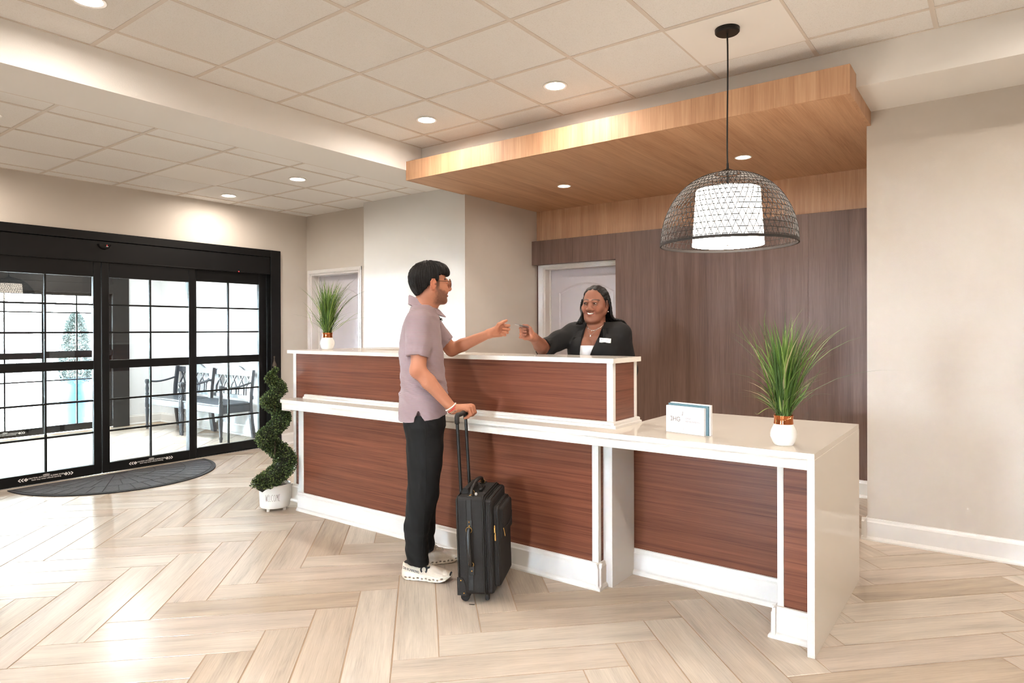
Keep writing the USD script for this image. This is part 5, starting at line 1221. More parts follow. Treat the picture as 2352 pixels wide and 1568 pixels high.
        if outer > 0:
            t = text('ON RUNNING', .0125, .0006, bold=True, width=.098); v = t[0].copy(); v[:, 1] += -(v[:, 0])*.20; obj('lettering', put(wrapflat((v, t[1]), .010, .063)), 'shoe_ink', s_)
            a = np.linspace(-.9, 4.05, 30); C_ = Polygon(list(zip(.0215*np.cos(a), .0215*np.sin(a)))+list(zip(.0125*np.cos(a[::-1]), .0125*np.sin(a[::-1])))).buffer(0)
            fl = Polygon([(.012, .010), (.030, .0175), (.033, .0095), (.018, .003)]).buffer(0); lg = C_.union(fl).buffer(.0005)
            lv = trimesh.creation.extrude_polygon(lg.segmentize(.004), .0006); lv = trimesh.Trimesh(*trimesh.remesh.subdivide_to_size(lv.vertices, lv.faces, .006)); obj('emblem', put(wrapflat((np.array(lv.vertices), np.array(lv.faces)), .136, .066)), 'shoe_ink', s_)
            obj('toe_guard', put(xf(sphere((.2845, 0, .043), (.0058, .022, .011), 2), t=(0, float(ofs[-2]), 0))), 'shoe_ink', s_, smooth=True)
        else:
            a = np.linspace(.6, 5.6, 20); ss = Polygon(list(zip(.008*np.cos(a), .008*np.sin(a)))+list(zip(.005*np.cos(a[::-1]), .005*np.sin(a[::-1])))).buffer(0); s2 = affinity.translate(ss, 0, .018)
            for k_, pg in enumerate((ss, s2)):
                lv = trimesh.creation.extrude_polygon(pg.segmentize(.003), .0006); v = np.array(lv.vertices); y = float(np.interp(.135/L, X, hw)); side_ = wrapflat((v, np.array(lv.faces)), .135, .064); obj('emblem', put(side_), 'shoe_ink', s_)
        lc = []
        for k_, xx in enumerate(np.linspace(.105, .175, 6)):
            i = int(xx/(L*.985)*29); r_ = up_g[i]; lc.append(tube(spline(r_[4:11]+[0, 0, .0018], 9), .0021, 6))
        top = up_g[10][7]+[0, 0, .004]; lc.append(tube(spline([top, top+[.012, .014, .014], top+[.034, .010, .010], top+[.016, .002, .003], top], 14), .0016, 6)); lc.append(tube(spline([top, top+[.01, -.016, .012], top+[.03, -.016, .004], top+[.012, -.006, .002], top], 14), .0016, 6))
        obj('laces', put(cat(*lc)), 'shoe_lace', s_, smooth=True)
        obj('collar_lining', put(xf(sphere((.045, 0, .094), (.036, .028, .006), 2))), 'black_rubber', s_)
        return s_
    shoe(np.array([-2.716, 2.600, 0]), 26, 'cream running shoe nearer the viewer', 1)
    shoe(np.array([-2.800, 2.775, 0]), 57, 'far running shoe', -1)
plain('hair_dark', srgb(12, 9, 8), .55, spec=.22, bump=(300, .001)); plain('cloth_black', srgb(12, 12, 13), .75, spec=.3, bump=(900, .0006))
mat('polo_stripe', {'g': ('geometry', {}), 's': ('separate_xyz', {}), 'm': ('math', dict(math_type='multiply', value2=800.0)), 'sn': ('math', dict(math_type='sine')), 'r': ('map_range', dict(from_min=-.5, from_max=.7, clamp=True)),
    'c': ('mix_color', dict(a=srgb(132, 110, 115), b=srgb(172, 152, 155))), 'n': ('noise_texture', dict(scale=900.0)), 'b': ('bump', dict(distance=.0008, strength=.6)), 'p': ('principled_bsdf', dict(roughness=.8, sheen_weight=.1))},
    [('g.position', 's.vector'), ('s.z', 'm.value1'), ('m.value', 'sn.value1'), ('sn.value', 'r.value'), ('r.result', 'c.fac'), ('c.result', 'p.base_color'), ('g.position', 'n.vector'), ('n.fac', 'b.height'), ('b.normal', 'p.normal')])
plain('glasses_bronze', srgb(70, 50, 38), .3, metal=.7); plain('thread_red', srgb(205, 40, 44), .6); plain('bead_white', srgb(232, 226, 220), .25)
plain('shoe_sole', srgb(236, 226, 212), .6); plain('shoe_knit', srgb(226, 212, 194), .85, vary=.06, vscale=30, bump=(1200, .0006)); plain('shoe_ink', srgb(38, 38, 40), .6); plain('shoe_lace', srgb(228, 220, 208), .8)
BAG_T = np.array([math.cos(math.radians(26)), math.sin(math.radians(26)), 0]); BAG_W = np.array([-BAG_T[1], BAG_T[0], 0])
man()

# ------------------------------------------------------------------ the suitcase
def suitcase():
    import manifold3d as m3
    plain('bag_fabric', srgb(27, 24, 23), .8, vary=.10, vscale=40, bump=(1400, .0008)); plain('bag_band', srgb(17, 15, 15), .6, bump=(900, .0004)); plain('bag_leather', srgb(15, 14, 14), .4, bump=(300, .0004)); plain('brass', srgb(214, 170, 104), .25, metal=1.0); plain('bag_void', srgb(12, 11, 11), .9)
    O = np.array([-2.228, 2.517, 0.0]); lean = math.radians(-1.7)
    T, Wd, Z = BAG_T, BAG_W, np.array([0, 0, 1.0])
    T2, Z2 = T*math.cos(lean)-Z*math.sin(lean), Z*math.cos(lean)+T*math.sin(lean)
    Rm = np.stack([T2, Wd, Z2], 1)
    bag = thing_w('suitcase', 'black soft-sided wheeled suitcase with brass zip pulls and raised handle beside the man', 'suitcase', O)
    put = lambda m_: xf(m_, Rm, O)
    P = lambda t, w, z: O+Rm @ np.array([t, w, z])
    def rbox(t0, t1, w0, w1, z0, z1, r, n=4):
        """box rounded by r"""
        pts = []
        s = trimesh.creation.icosphere(subdivisions=2).vertices*r
        for t in (t0+r, t1-r):
            for w in (w0+r, w1-r):
                for z in (z0+r, z1-r): pts.append(s+[t, w, z])
        h = trimesh.convex.convex_hull(np.vstack(pts)); return np.array(h.vertices), np.array(h.faces)
    def rimloop(t, w0, w1, z0, z1, r, n=7):
        pts = []
        for (cw, cz, a0) in ((w1-r, z1-r, 0), (w0+r, z1-r, 90), (w0+r, z0+r, 180), (w1-r, z0+r, 270)):
            for a in np.linspace(a0, a0+90, n): pts.append((t, cw+r*math.cos(math.radians(a)), cz+r*math.sin(math.radians(a))))
        return np.array(pts)
    def prism_(poly, t0, t1): # outline in (w, z) between t0 and t1
        v, f = extrude(poly, t1-t0); return np.stack([v[:, 2]+t0, v[:, 0], v[:, 1]], 1), f
    W0, W1, Z0, Z1 = 0.0, .36, .048, .545
    obj('body', put(rbox(0, .158, W0, W1, Z0, Z1, .022)), 'bag_fabric', bag, smooth=40)
    obj('front_shell', put(rbox(.150, .192, W0+.003, W1-.003, Z0+.006, Z1-.012, .016)), 'bag_fabric', bag, smooth=40)
    obj('piping', put(cat(*[tube(rimloop(t, W0-.001, W1+.001, Z0-.001, Z1+.001, .03), .0035, 6, closed=True) for t in (.012, .146)], tube(rimloop(.184, W0+.003, W1-.003, Z0+.008, Z1-.014, .03), .003, 6, closed=True))), 'bag_leather', bag, smooth=True)
    obj('zipper', put(cat(tube(rimloop(.1545, W0-.001, W1+.001, Z0-.001, Z1-.002, .03), .0026, 6, closed=True), tube(rimloop(.166, W0+.0015, W1-.0015, Z0+.004, Z1-.009, .03), .0022, 6, closed=True))), 'bag_band', bag, smooth=True)
    pk = obj('front_pocket', put(rbox(.175, .224, .028, .332, .080, .490, .022)), 'bag_fabric', bag, smooth=40)
    obj('pocket_piping', put(tube(rimloop(.214, .030, .330, .082, .488, .03), .003, 6, closed=True)), 'bag_leather', pk, smooth=True)
    obj('pocket_zipper', put(cat(tube(rimloop(.197, .026, .334, .078, .492, .03), .0022, 6, closed=True))), 'bag_band', pk, smooth=True)
    fl = cat(rbox(.205, .238, .05, .31, .32, .478, .014), put and tube([(.236, .052, .40), (.2395, .10, .372), (.241, .18, .362), (.2395, .26, .372), (.236, .308, .40)], .0024, 6))
    obj('upper_pocket', put(fl), 'bag_fabric', bag, smooth=40)
    # webbing band, tabs and side grip on the near side
    def nearflat(t0, t1, z0, z1, d0, d1, b=.002): return box(t0, t1, -d1, -d0+.004, z0, z1, b)
    obj('webbing', put(cat(nearflat(.060, .088, .07, .535, 0, .0022), nearflat(.060, .088, .0, 0.001, 0, .001))), 'bag_band', bag)
    tabs = obj('side_tab', put(cat(nearflat(.060, .090, .382, .432, .002, .0046, .002))), 'bag_leather', bag); obj('side_tab', put(nearflat(.066, .094, .150, .205, .002, .0046, .002)), 'bag_leather', bag)
    sg = obj('side_handle', put(tube(spline([(.073, -.010, .392), (.072, -.017, .365), (.073, -.026, .325), (.076, -.028, .275), (.078, -.024, .23), (.079, -.012, .198)], 16), [.010, .010, .0115, .0125, .0125, .0125, .0125, .0125, .0125, .0125, .0125, .0125, .0115, .010, .0095, .009], 8, flat=.55, up=(0, 1, 0))), 'bag_leather', bag, smooth=True)
    def ring(c, rt, rz, r=.0019): return tube([(c[0]+rt*math.cos(a), c[1], c[2]+rz*math.sin(a)) for a in np.linspace(0, 2*np.pi, 21)[:-1]], r, 6, closed=True)
    obj('brass_ring', put(ring((.073, -.009, .381), .0155, .015)), 'brass', sg, smooth=True); obj('brass_ring', put(ring((.080, -.008, .207), .013, .010)), 'brass', sg, smooth=True)
    for (t, z) in ((.074, .421), (.075, .401), (.081, .172), (.022, .122), (.036, .058)):
        obj('rivet', put(sphere((t, -.005, z), (.0044, .0025, .0044), 1)), 'brass', bag, smooth=True)
    # corner guards
    gpoly = Polygon([(.001, .046), (.045, .046), (.045, .09), (.040, .118), (.028, .135), (.001, .137)])
    for w in (-.0035, .3605):
        v, f = extrude(gpoly, .003); obj('corner_guard', put((np.stack([v[:, 0], w+v[:, 2], v[:, 1]], 1), f[:, ::-1])), 'bag_leather', bag)
    # zip pulls
    for (t, w, z, dz) in ((.201, .024, .395, -.034), (.203, .024, .355, -.034)): obj('zip_pull', put(cat(sphere((t, w-.002, z), (.004, .004, .006), 1), box(t-.0042, t+.0042, w-.006, w-.0035, z+dz, z-.004, .001))), 'brass', pk)
    obj('zip_pull', put(cat(sphere((.2405, .055, .375), (.003, .004, .004), 1), tube([(.242, .054, .373), (.246, .062, .335)], .0022, 6))), 'brass', bag)
    # top: handle, sleeve flap, charm, tag
    top = []
    hp_ = spline([(.075, .05, .548), (.075, .072, .574), (.077, .12, .592), (.078, .20, .595), (.078, .26, .588), (.078, .30, .565), (.078, .312, .548)], 18)
    th_ = obj('top_handle', put(tube(hp_, [.009]*3+[.013]*12+[.009]*3, 8, flat=.7)), 'bag_leather', bag, smooth=True)
    for w0, w1 in ((.012, .066), (.300, .348)): obj('handle_tab', put(box(.060, .092, w0, w1, .5445, .5495, .001)), 'bag_leather', th_)
    for w in (.026, .046, .33): obj('rivet', put(sphere((.076, w, .5495), (.006, .006, .0022), 1)), 'brass', th_)
    obj('brass_ring', put(cat(tube([(.078+.012*math.cos(a), .062+.004*math.sin(a), .556+.011*math.sin(a)) for a in np.linspace(0, 6.28, 17)[:-1]], .0018, 6, closed=True), tube([(.078+.012*math.cos(a), .302, .560+.012*math.sin(a)) for a in np.linspace(0, 6.28, 17)[:-1]], .0018, 6, closed=True))), 'brass', th_)
    v, f = extrude(Polygon([(.012, .543), (.012, .553), (.03, .575), (.052, .572), (.060, .546)]), .20); obj('handle_sleeve', put((np.stack([v[:, 0], v[:, 2]+.075, v[:, 1]], 1), f[:, ::-1])), 'bag_fabric', bag)
    obj('sleeve_opening', put(sphere((.012, .12, .552), (.004, .06, .008), 1)), 'bag_void', bag)
    obj('luggage_tag', put(rbox(.100, .118, .12, .20, .550, .562, .004)), 'bag_leather', bag); obj('charm', put(sphere((.104, .040, .552), (.008, .008, .010), 1)), 'bead_clear', bag)
    # telescopic handle
    th = obj('telescopic_handle', put(cat(cyl((.012, .09, .52), (.002, .09, .925), .0088, 12), cyl((.012, .265, .52), (.002, .265, .925), .0088, 12))), 'black_satin', bag, smooth=40)
    gp = spline([(.002, .090, .910), (.0015, .090, .934), (.001, .098, .9485), (.001, .12, .951), (.001, .235, .951), (.001, .257, .9485), (.0015, .265, .934), (.002, .265, .910)], 26)
    obj('grip', put(tube(gp, .0128, 10)), 'black_rubber', th, smooth=True)
    # wheels and foot
    for w in (.045, .315):
        wh = obj('wheel_housing', put(cat(rbox(.008, .058, w-.019, w+.019, .022, .075, .010), )), 'black_satin', bag, smooth=40)
        a = xf(lathe([(0, -.010), (.018, -.010), (.0235, -.006), (.0235, .006), (.018, .010), (0, .010)], 24), frame_of((0, 1, 0)), (.030, w, .0235)); obj('wheel', put(a), 'black_rubber', wh, smooth=40)
    for w in (.06, .30): obj('foot', put(rbox(.132, .154, w-.012, w+.012, .0045, .06, .006)), 'black_rubber', bag)
    return bag
plain('bead_clear', (.9, .9, .9), .1, metal=.6)
suitcase()

# ------------------------------------------------------------------ the receptionist
def woman():
    D = 4.30; UB = np.array([0, 0, 1.0]); a_ = math.radians(20)
    FB = VB @ np.array([-math.sin(a_), -math.cos(a_), 0]); LB = np.array([-FB[1], FB[0], 0])      # her left is to the right in the picture
    C0 = W(1372, 800, D+.02); Bz = lambda py, d=D: CAMZ-(py-CYPX)*d/FPX
    root = thing_w('person', 'smiling woman with long black braids and black blazer behind the desk holding out a card', 'person', (C0[0], C0[1], 0))
    ah, tl = math.radians(27), math.radians(-2)
    FH = VB @ np.array([-math.sin(ah), -math.cos(ah), -.03]); FH /= np.linalg.norm(FH)
    LH = np.cross(UB, FH); LH /= np.linalg.norm(LH); UH = np.cross(FH, LH)
    LH, UH = LH*math.cos(tl)+UH*math.sin(tl), UH*math.cos(tl)-LH*math.sin(tl); F = np.stack([FH, LH, UH], 1)
    head = W(1367, 698.5, D); S = 1.02
    shR, shL = W(1315, 765, D+.02), W(1427, 768, D-.05)
    elR, wrR = W(1249, 801, 4.225), W(1226.5, 775.5, 4.03)
    elL = W(1440, 850, D+.02)
    fd = Field(*box_of([W(1178, 830, 3.85), W(1460, 640, 4.5), W(1300, 900, 4.55)], .01), .0030, VB)
    P = head_field(fd, head, F, S, 1.0, 1.0)
    fd.ell(P(.052, 0, -.095), (.040*S, .046*S, .022*S), F, .025)          # soft under the chin
    nb = W(1367, 752, D+.035)
    fd.cone(P(-.018, 0, -.06), nb, .062, .068, .02); fd.cone(P(.02, 0, -.085), nb+FB*.022, .050, .060, .02)
    for sh in (shR, shL): fd.cone(nb-UB*.03, sh-UB*.02, .056, .052, .03)
    zs = [.86, 1.0, 1.15, 1.27, 1.36, 1.41, 1.44]
    fd.loft(C0, (FB, LB), zs, [0, 0, .01, .02, .015, .0, -.01], [.135, .125, .125, .125, .105, .085, .06], [.185, .165, .165, .172, .17, .16, .13], k=.02)
    for sg in (-1, 1): fd.ell(C0+FB*.105+LB*sg*.068+UB*(1.272-C0[2]), (.068, .074, .080), np.stack([FB, LB, UB], 1), .012)
    fd.chain([shR, (shR+elR)/2, elR, elR+(wrR-elR)*.35, wrR], [.058, .054, .047, .043, .029], .014)
    fd.chain([shL, elL, elL+FB*.16-UB*.12], [.058, .048, .040], .014)
    # card hand: palm to the viewer, thumb on top of the card
    d = 3.99
    mc = [W(1205, 754, d+.018), W(1203, 761.5, d+.020), W(1203.5, 769, d+.018), W(1206, 775.5, d+.012)]
    pp = [W(1195, 753.5, d), W(1196.5, 760, d), W(1196, 767.5, d), W(1195, 774.5, d-.002)]
    tp_ = [W(1207.5, 755, d-.026), W(1208, 762, d-.026), W(1207.5, 768.5, d-.024), W(1204.5, 774, d-.020)]
    hand_field(fd, wrR, [(wrR, mc[0], .0255, .0135), (wrR, mc[1], .025, .014), (wrR, mc[2], .025, .0135), (wrR, mc[3], .026, .013), (wrR, W(1219, 762, d-.002), .024, .0165), (W(1219, 773, d), mc[3], .017, .0125)],
               mc, pp, tp_, [.0084, .0088, .0084, .0078], [W(1221, 763, d-.006), W(1217, 754, d-.012), W(1210.5, 748.5, d-.014), W(1202.5, 747.0, d-.016)])
    v, f = largest(fd.mesh(2)); body = obj('body', (v, f), 'skin', root, smooth=True)
    q = ((v-head) @ F)/S
    base = np.array(srgb(132, 84, 64)); col = np.repeat(base[None], len(v), 0)*(1+.10*(meshkit.fbm(v*28, 3, 2)-.5))[:, None]
    hd = (np.linalg.norm(q, axis=1) < .17)
    palm = smoothstep(.12, .06, np.linalg.norm(v-W(1216, 766, d-.01), axis=1))*smoothstep(.006, -.006, (v-W(1208, 765, d+.008)) @ CF)*(.35+.65*smoothstep(-.024, -.010, (v-W(1208, 765, d)) @ CF))
    col = col*(1-palm[:, None])+np.array(srgb(172, 112, 86))*palm[:, None]
    lipm = hd*(np.abs(q[:, 1]) < .030)*smoothstep(.0110, .007, np.abs(q[:, 2]+.0640-.32*(q[:, 1]/.028)**2*.026))*(q[:, 0] > .07)
    col = col*(1-.6*lipm[:, None])+np.array(srgb(150, 86, 78))*.6*lipm[:, None]
    bl = .0255+.0035*np.cos(np.clip((np.abs(q[:, 1])-.030)/.02, -1.5, 1.5)*1.5)
    brow = hd*smoothstep(.0042, .0022, np.abs(q[:, 2]-bl))*(np.abs(np.abs(q[:, 1])-.031) < .022)*(q[:, 0] > .05); col = col*(1-.80*brow[:, None])
    lid = hd*smoothstep(.017, .012, np.hypot(np.abs(q[:, 1])-.032, (q[:, 2]-.004)*1.3))*(q[:, 0] > .05); col = col*(1-.45*lid[:, None])
    chk = hd*smoothstep(.034, .006, np.hypot(np.abs(q[:, 1])-.040, q[:, 2]+.025))*(q[:, 0] > .03); col = col*(1+chk[:, None]*np.array([.16, .03, .0]))
    edge = hd*smoothstep(-.010, .004, q[:, 2]-(.092-8.5*np.clip(np.abs(q[:, 1])-.004, 0, .2)**2-1.05*np.clip(.052-q[:, 0], 0, .075)))*(q[:, 0] > -.012); col = col*(1-.6*edge[:, None])
    tint(body, col)
    ey = [sphere(P(.0800, sg*.032, .0035), .0137*S, 2) for sg in (-1, 1)]
    e_ = obj('eyes', cat(*ey), 'eye_white', body)
    gaze = FH*.90-LH*.32; gaze /= np.linalg.norm(gaze)
    obj('iris', cat(*[xf(lathe([(0, .0014), (.0072, .0), (0, -.002)], 16), frame_of(gaze), P(.0800, sg*.032, .0035)+gaze*.0135*S) for sg in (-1, 1)]), 'iris_dark', e_)
    lids = [tube([P(.078+.0172*math.cos(a), sg*.032+.0165*math.sin(a), .004+.0050*math.cos(a)**.7-.0008) for a in np.linspace(-1.15, 1.15, 11)], .0013*S, 5) for sg in (-1, 1)]
    obj('eyelashes', cat(*lids), plain('lash_dark', srgb(18, 12, 11), .5), e_, smooth=True)
    # teeth: an arc behind the parted lips
    tt_ = []
    for y in np.linspace(-.0215, .0215, 10):
        p0 = P(.0945-.030*(y/.028)**2, y, -.0600+.32*(y/.028)**2*.026); tt_.append(xf(box(-.002, .003, -.0023, .0023, -.0042, .0042, .001), F, p0, S))
    obj('teeth', cat(*tt_), plain('tooth_white', srgb(238, 234, 226), .25), body)
    # blazer
    fs = Field(*box_of([W(1224, 830, 4.02), W(1462, 735, 4.5), W(1300, 905, 4.55)], .02), .0036, VB)
    zs2 = [.86, 1.0, 1.15, 1.27, 1.36, 1.41, 1.445]
    fs.loft(C0, (FB, LB), zs2, [0, 0, .01, .02, .015, .0, -.012], [.158, .146, .143, .142, .125, .104, .075], [.205, .186, .186, .192, .192, .182, .15], k=.02)
    for sg in (-1, 1): fs.ell(C0+FB*.105+LB*sg*.072+UB*(1.268-C0[2]), (.084, .088, .095), np.stack([FB, LB, UB], 1), .03)
    for sh in (shR, shL): fs.cone(nb-UB*.040, sh+UB*.006, .066, .056, .03)
    uR = (elR-shR)/np.linalg.norm(elR-shR)
    fs.chain([shR, (shR+elR)/2, elR-uR*.012], [.060, .060, .056], .03); fs.ell(elR+(shR-elR)*.10, (.060, .060, .060), k=.02)
    fr = (wrR-elR)/np.linalg.norm(wrR-elR); ce = elR+fr*.030
    fs.chain([elR, ce], [.056, .054], .015); fs.chain([shL, elL, elL+FB*.13-UB*.10], [.064, .064, .055], .03)
    # sleeve end
    q_ = ce @ VB; fs.half(ce, fr*.85+uR*.35, .003, lo=q_-.09, hi=q_+.09); fs.cone(ce-fr*.02, ce+fr*.06, .0485, .0485, .003, 'cut')
    # neck and the open front
    fs.cone(nb-UB*.02-FB*.0, nb+UB*.12+FB*.02, .068, .085, .006, 'cut')
    def vcut(Pn):
        l = Pn-C0; s_ = l @ LB; z = Pn[..., 2]; mid = .006-(1.447-z)*.23; half_ = np.interp(z, [1.05, 1.20, 1.28, 1.36, 1.44], [.012, .026, .040, .051, .060])
        return np.maximum(np.abs(s_-mid)-half_, .03-(l @ FB))
    sl, x, y, z = fs.win(fs.lo, fs.lo+fs.h*fs.n); Pn = np.stack(np.broadcast_arrays(x, y, z), -1) @ VB.T
    fs.a = np.maximum(fs.a, -vcut(Pn)).astype(np.float32); del Pn
    def wr(Pn):
        l = Pn-C0; u = l @ FB; s_ = l @ LB; h = Pn[:, 2]; n1 = meshkit.fbm(np.stack([u*8, s_*8, h*9], 1), 3, 4); n2 = meshkit.fbm(np.stack([u*30+h*20, s_*24-h*30, h*10], 1), 2, 6); ar = smoothstep(.10, .03, np.abs((Pn-elR) @ uR))*smoothstep(.14, .08, np.linalg.norm(Pn-elR, axis=1))
        return (n1-.5)*.012+(n2-.5)*(.003+.012*ar)
    fs.add_noise(wr)
    bz = obj('blazer', largest(fs.mesh(1)), 'cloth_blazer', root, smooth=True)
    # lapels and collar laid on the front
    oL = np.array([C0[0], C0[1], 0])
    def lapel(sg):
        e_in = [(sg*(h_+.005)+.006-(1.447-z)*.23, z) for z, h_ in ((1.408, .057), (1.39, .055), (1.36, .051), (1.28, .040), (1.20, .026), (1.12, .018))]
        out = [(sg*.030+e_in[5][0], 1.13), (sg*.052+e_in[3][0], 1.26), (sg*.056+e_in[2][0], 1.345), (sg*.036+e_in[2][0], 1.362), (sg*.046+e_in[1][0], 1.376), (sg*.030+e_in[0][0], 1.406)]
        return Polygon(e_in+out).buffer(0)
    for sg in (-1, 1): obj('lapel', drape(fs, oL, LB, UB, FB, lapel(sg), .0015, .010, .003), 'cloth_blazer', bz)
    nk = []
    th = np.linspace(.75, 2*np.pi-.75, 30); bk = (1-np.cos(th))/2; cn = nb+UB*.0
    for rr, dz in ((.070, -.030), (.071, .012), (.075, .016), (.082, .008), (.096, -.040), (.090, -.040)):
        nk.append(cn+(np.cos(th)*rr*1.05)[:, None]*FB+(np.sin(th)*rr)[:, None]*LB+((dz-.035)+.050*bk)[:, None]*UB)
    g = np.stack(nk); k1, k2 = g.shape[:2]; i, j = np.meshgrid(np.arange(k1-1), np.arange(k2-1), indexing='ij'); qd = np.stack([i*k2+j, i*k2+j+1, (i+1)*k2+j+1, (i+1)*k2+j], -1).reshape(-1, 4)
    obj('blazer_collar', (g.reshape(-1, 3), np.vstack([qd[:, [0, 2, 1]], qd[:, [0, 3, 2]]])), 'cloth_blazer', bz, smooth=50)
    # white top
    ftp = Field(*box_of([W(1300, 830, 4.05), W(1420, 790, 4.5), W(1300, 900, 4.5)], .02), .005, VB)
    ftp.loft(C0, (FB, LB), zs[:4], [0, 0, .01, .02], [.140, .130, .130, .130], [.188, .168, .168, .172], k=.02)
    for sg in (-1, 1): ftp.ell(C0+FB*.107+LB*sg*.068+UB*(1.270-C0[2]), (.072, .078, .083), np.stack([FB, LB, UB], 1), .02)
    ftp.half((0, 0, Bz(798.5, 4.15)), (0, 0, 1), .003)
    obj('white_top', largest(ftp.mesh(1)), plain('cloth_white', srgb(236, 236, 240), .8), root, smooth=True)
    # name badge on the left breast: white plate, two lines of unreadable small print
    bc = oL+LB*.0; bq = drape(fs, oL, LB, UB, FB, affinity.rotate(Polygon([(.052, 1.318), (.122, 1.318), (.122, 1.345), (.052, 1.345)]), 4), .004, .02, .002)
    cb_ = fs.hit(np.array([oL+LB*.087+UB*1.331+FB*.16]), -FB, .3)[0]; nx = LB*.985-FB*.10*0+UB*.07-FB*.17; nx /= np.linalg.norm(nx); nz_ = np.cross(nx, UB-FB*.02); nz_ = nz_ if nz_ @ FB > 0 else -nz_; nz_ /= np.linalg.norm(nz_); ny = np.cross(nz_, nx)
    cb_ = cb_+nz_*.012
    Rb = np.stack([nx, ny, nz_], 1); tilt = rot([0, 0, 1], -8); Rb = Rb @ tilt
    bd = obj('name_badge', xf(box(-.036, .036, -.0145, .0145, -.006, .002, .0012), Rb, cb_), plain('badge_white', srgb(240, 238, 228), .3), root)
    obj('badge_print', xf(cat(box(-.030, -.006, .003, .0055, .002, .0024), box(.006, .016, .003, .0055, .002, .0024), box(-.028, .010, -.0095, -.0075, .002, .0024)), Rb, cb_), plain('badge_ink', srgb(170, 165, 158), .6), bd)
    # necklaces: chain with a heart, finer chain with a drop
    def chain_(pts, r): 
        c = spline(pts, 40); h = fd.hit(c+FB*.16, -FB, .3, 60); return h+FB*r
    s0 = lambda y, z: oL+LB*y+UB*z
    n1 = chain_([s0(-.062, 1.445), s0(-.048, 1.418), s0(-.020, 1.397), s0(.008, 1.397), s0(.040, 1.415), s0(.060, 1.446)], .0018)
    n2 = chain_([s0(-.056, 1.425), s0(-.036, 1.385), s0(-.018, 1.366), s0(.004, 1.384), s0(.030, 1.412)], .0012)
    nk1 = obj('necklace', tube(n1, .0016, 6), 'silver', root, smooth=True); i1 = int(np.argmin(n1[:, 2])); hc = n1[i1]
    a = np.linspace(0, 2*np.pi, 25)[:-1]; hx, hy = .0072*np.sin(a)**3, .0058*np.cos(a)-.0022*np.cos(2*a)-.001*np.cos(3*a)-.004
    obj('heart_charm', tube([hc+LB*x_+UB*y_+FB*.002 for x_, y_ in zip(hx, hy)], .0013, 6, closed=True), 'silver', nk1, smooth=True)
    nk2 = obj('necklace', tube(n2, .0009, 5), 'silver', root, smooth=True); dc = n2[int(np.argmin(n2[:, 2]))]; obj('drop_pendant', xf(lathe([(0, -.010), (.0055, -.006), (.006, -.002), (.003, .004), (0, .008)], 14), t=dc+FB*.003-UB*.006), 'silver', nk2, smooth=True)
    obj('earring', cat(sphere(P(.000, .088, -.046), .0050*S, 2), sphere(P(-.014, .086, -.046), .0036*S, 1)), 'silver', root, smooth=True)
    # hair: close braided cap, then braids down the back
    fh = Field(head-.2, head+.2, .0030)
    fh.ell(P(-.020, 0, .044), np.array([.100, .080, .078])*S, F, .02); fh.ell(P(-.045, 0, -.015), np.array([.078, .070, .075])*S, F, .03)
    def facecut(x, y, z):
        l = [(x-head[0])*F[0, k]+(y-head[1])*F[1, k]+(z-head[2])*F[2, k] for k in range(3)]; u, s_, w = [t/S for t in l]
        top = w-(.092-8.5*np.clip(np.abs(s_)-.004, 0, .2)**2-1.05*np.clip(.052-u, 0, .075))
        return np.maximum(-(u+.012), top)*.7*S
    fh.put(head-.2, head+.2, facecut, .008, 'cut')
    def rows(Pn):
        l = (Pn-head) @ F/S; a = np.arctan2(l[:, 1], l[:, 2]+.02); w = np.abs(np.sin(a*12)); return -.0040*(w**.5-.6)-.0010*np.sin(l[:, 0]*620+np.floor(a*12/np.pi)*2)*w
    fh.add_noise(rows)
    obj('hair_cap', largest(fh.mesh(1)), 'hair_black', root, smooth=True)
    br = []; rb = np.random.default_rng(8)
    for k in range(64):
        a = np.interp(k, [0, 63], [-1.62, 1.62])+rb.normal(0, .03); lay = k % 2
        sd, ct = math.sin(a), math.cos(a); s0_ = .084*sd; back = -.030-.075*ct-.012*lay
        st = P(-.005-.05*ct, .075*sd, .045+.055*ct); m1 = P(-.022-.088*ct, .090*sd, .01-.0*lay); m2 = P(-.045-.085*ct-.012*lay, .100*sd, -.085)
        spread = .135*sd+rb.normal(0, .010)
        e1 = C0+LB*(spread-.0)-FB*(.075+.06*ct+.012*lay)+UB*(1.455-C0[2]+rb.normal(0, .004)); e1 = e1-FB*.03
        e2 = C0+LB*(spread*1.15)-FB*(.165+.02*ct+.012*lay)+UB*(1.30-C0[2]); e3 = C0+LB*(spread*1.1)-FB*(.160+.01*lay)+UB*(1.12-C0[2]+rb.uniform(-.03, .03))
        c = spline([st, m1, m2, e1, e2, e3], 90); t = np.arange(90)
        br.append(tube(c, .0058*(1+.16*np.sin(t*1.55+k)), 6))
    obj('braids', cat(*br), 'hair_black', root, smooth=True, kind='stuff')
    fr_ = []
    for (y0, x1, z1, z2) in ((-.079, 1334, 745, 738), (-.081, 1330, 745, 738), (-.083, 1327, 744, 738), (-.080, 1324, 744, 738), (-.078, 1337, 744, 738)):
        c = spline([P(.012, y0, .03), P(.006, y0-.012, -.04), W(1336, 722, D-.02), W(x1, z1, D-.03)], 70); t = np.arange(70); fr_.append(tube(c, .0056*(1+.16*np.sin(t*1.55)), 6))
    obj('loose_braids', cat(*fr_), 'hair_black', root, smooth=True)
    obj('hair_rings', cat(*[tube([W(x, y, D-.035)+.006*(np.cos(b_)*CR+np.sin(b_)*CF) for b_ in np.linspace(0, 6.28, 13)[:-1]], .0012, 5, closed=True) for x, y in ((1333.5, 731), (1331, 735), (1335, 737))]), 'silver', root)
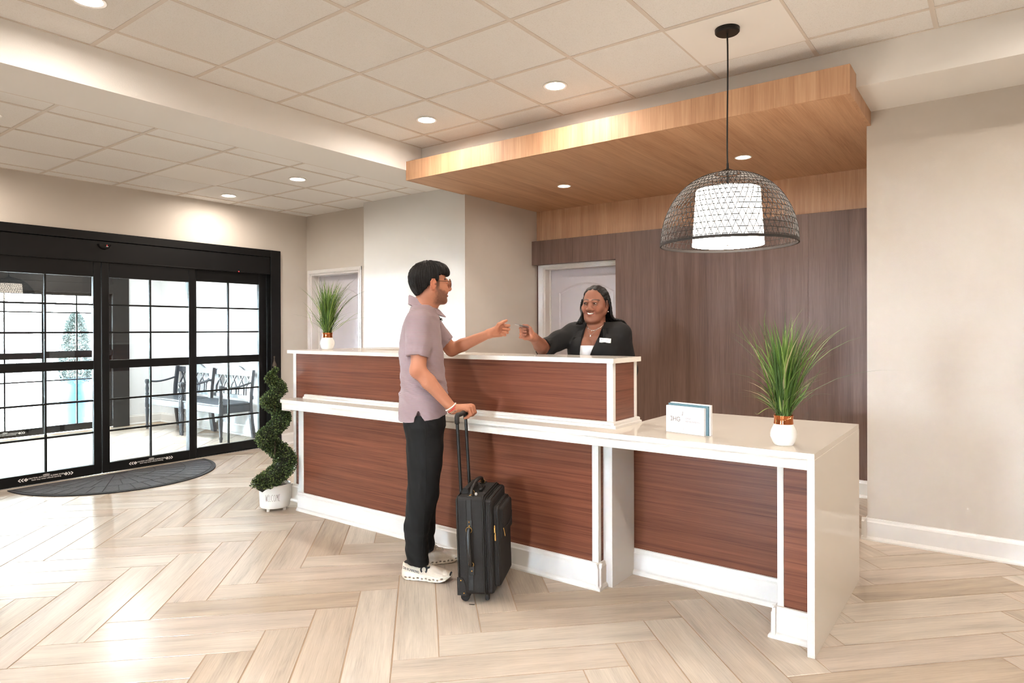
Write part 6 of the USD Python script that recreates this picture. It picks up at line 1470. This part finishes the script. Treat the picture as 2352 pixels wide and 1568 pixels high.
    # trousers and shoes stand on the floor behind the desk
    ft = Field(*box_of([[C0[0]-.3, C0[1]-.3, .03], [C0[0]+.3, C0[1]+.3, 1.0]], .03), .009, VB)
    for sg in (-1, 1): ft.chain([C0*[1, 1, 0]+LB*sg*.09+UB*.90, C0*[1, 1, 0]+LB*sg*.10+UB*.5, C0*[1, 1, 0]+LB*sg*.10+UB*.07], [.115, .085, .065], .02)
    ft.loft(C0, (FB, LB), [.80, .88, .98], [0, 0, 0], [.13, .145, .14], [.19, .20, .19], k=.04); ft.half((0, 0, .07), (0, 0, -1), .004)
    obj('trousers', largest(ft.mesh(1)), 'cloth_blazer', root, smooth=True)
    for sg in (-1, 1):
        fz = trimesh.convex.convex_hull(np.vstack([trimesh.creation.icosphere(subdivisions=2).vertices*[.035, .03, .03]+[-.05, 0, .032], trimesh.creation.icosphere(subdivisions=2).vertices*[.04, .038, .022]+[.11, 0, .024], trimesh.creation.icosphere(subdivisions=1).vertices*[.035, .03, .02]+[0, 0, .07]]))
        obj('shoe', xf((np.array(fz.vertices), np.array(fz.faces)), np.stack([FB, LB, UB], 1), C0*[1, 1, 0]+LB*sg*.10), 'black_satin', root, smooth=True)
    # the card
    c0, c1 = W(1181, 744.6, d-.012), W(1216, 752.6, d-.008)
    kx_ = (c1-c0)/np.linalg.norm(c1-c0); ky = CF*.93-CU*.10+kx_*0; ky = ky-(ky @ kx_)*kx_; ky /= np.linalg.norm(ky); kz = np.cross(kx_, ky)
    cd = thing_w('key_card', 'small grey and white key card held out between the two hands', 'key card', (c0+c1)/2)
    cp_ = Polygon([(0, -.024), (.0856, -.024), (.0856, .024), (0, .024)]).buffer(-.003).buffer(.003)
    obj('card', place(xf(extrude(cp_, .0016), t=(.004, -.012, -.0008)), c0, kx_, ky), plain('card_grey', srgb(92, 98, 104), .35), cd)
    obj('white_band', place(xf(extrude(Polygon([(.0005, -.0235), (.026, -.0235), (.026, .0235), (.0005, .0235)]), .0022), t=(.004, -.012, -.0011)), c0, kx_, ky), plain('card_white', srgb(232, 236, 236), .3), cd)
plain('cloth_blazer', srgb(13, 12, 13), .72, spec=.3, bump=(900, .0006)); plain('hair_black', srgb(10, 9, 9), .5, spec=.3); plain('silver', (.86, .86, .88), .18, metal=1.0)
woman()
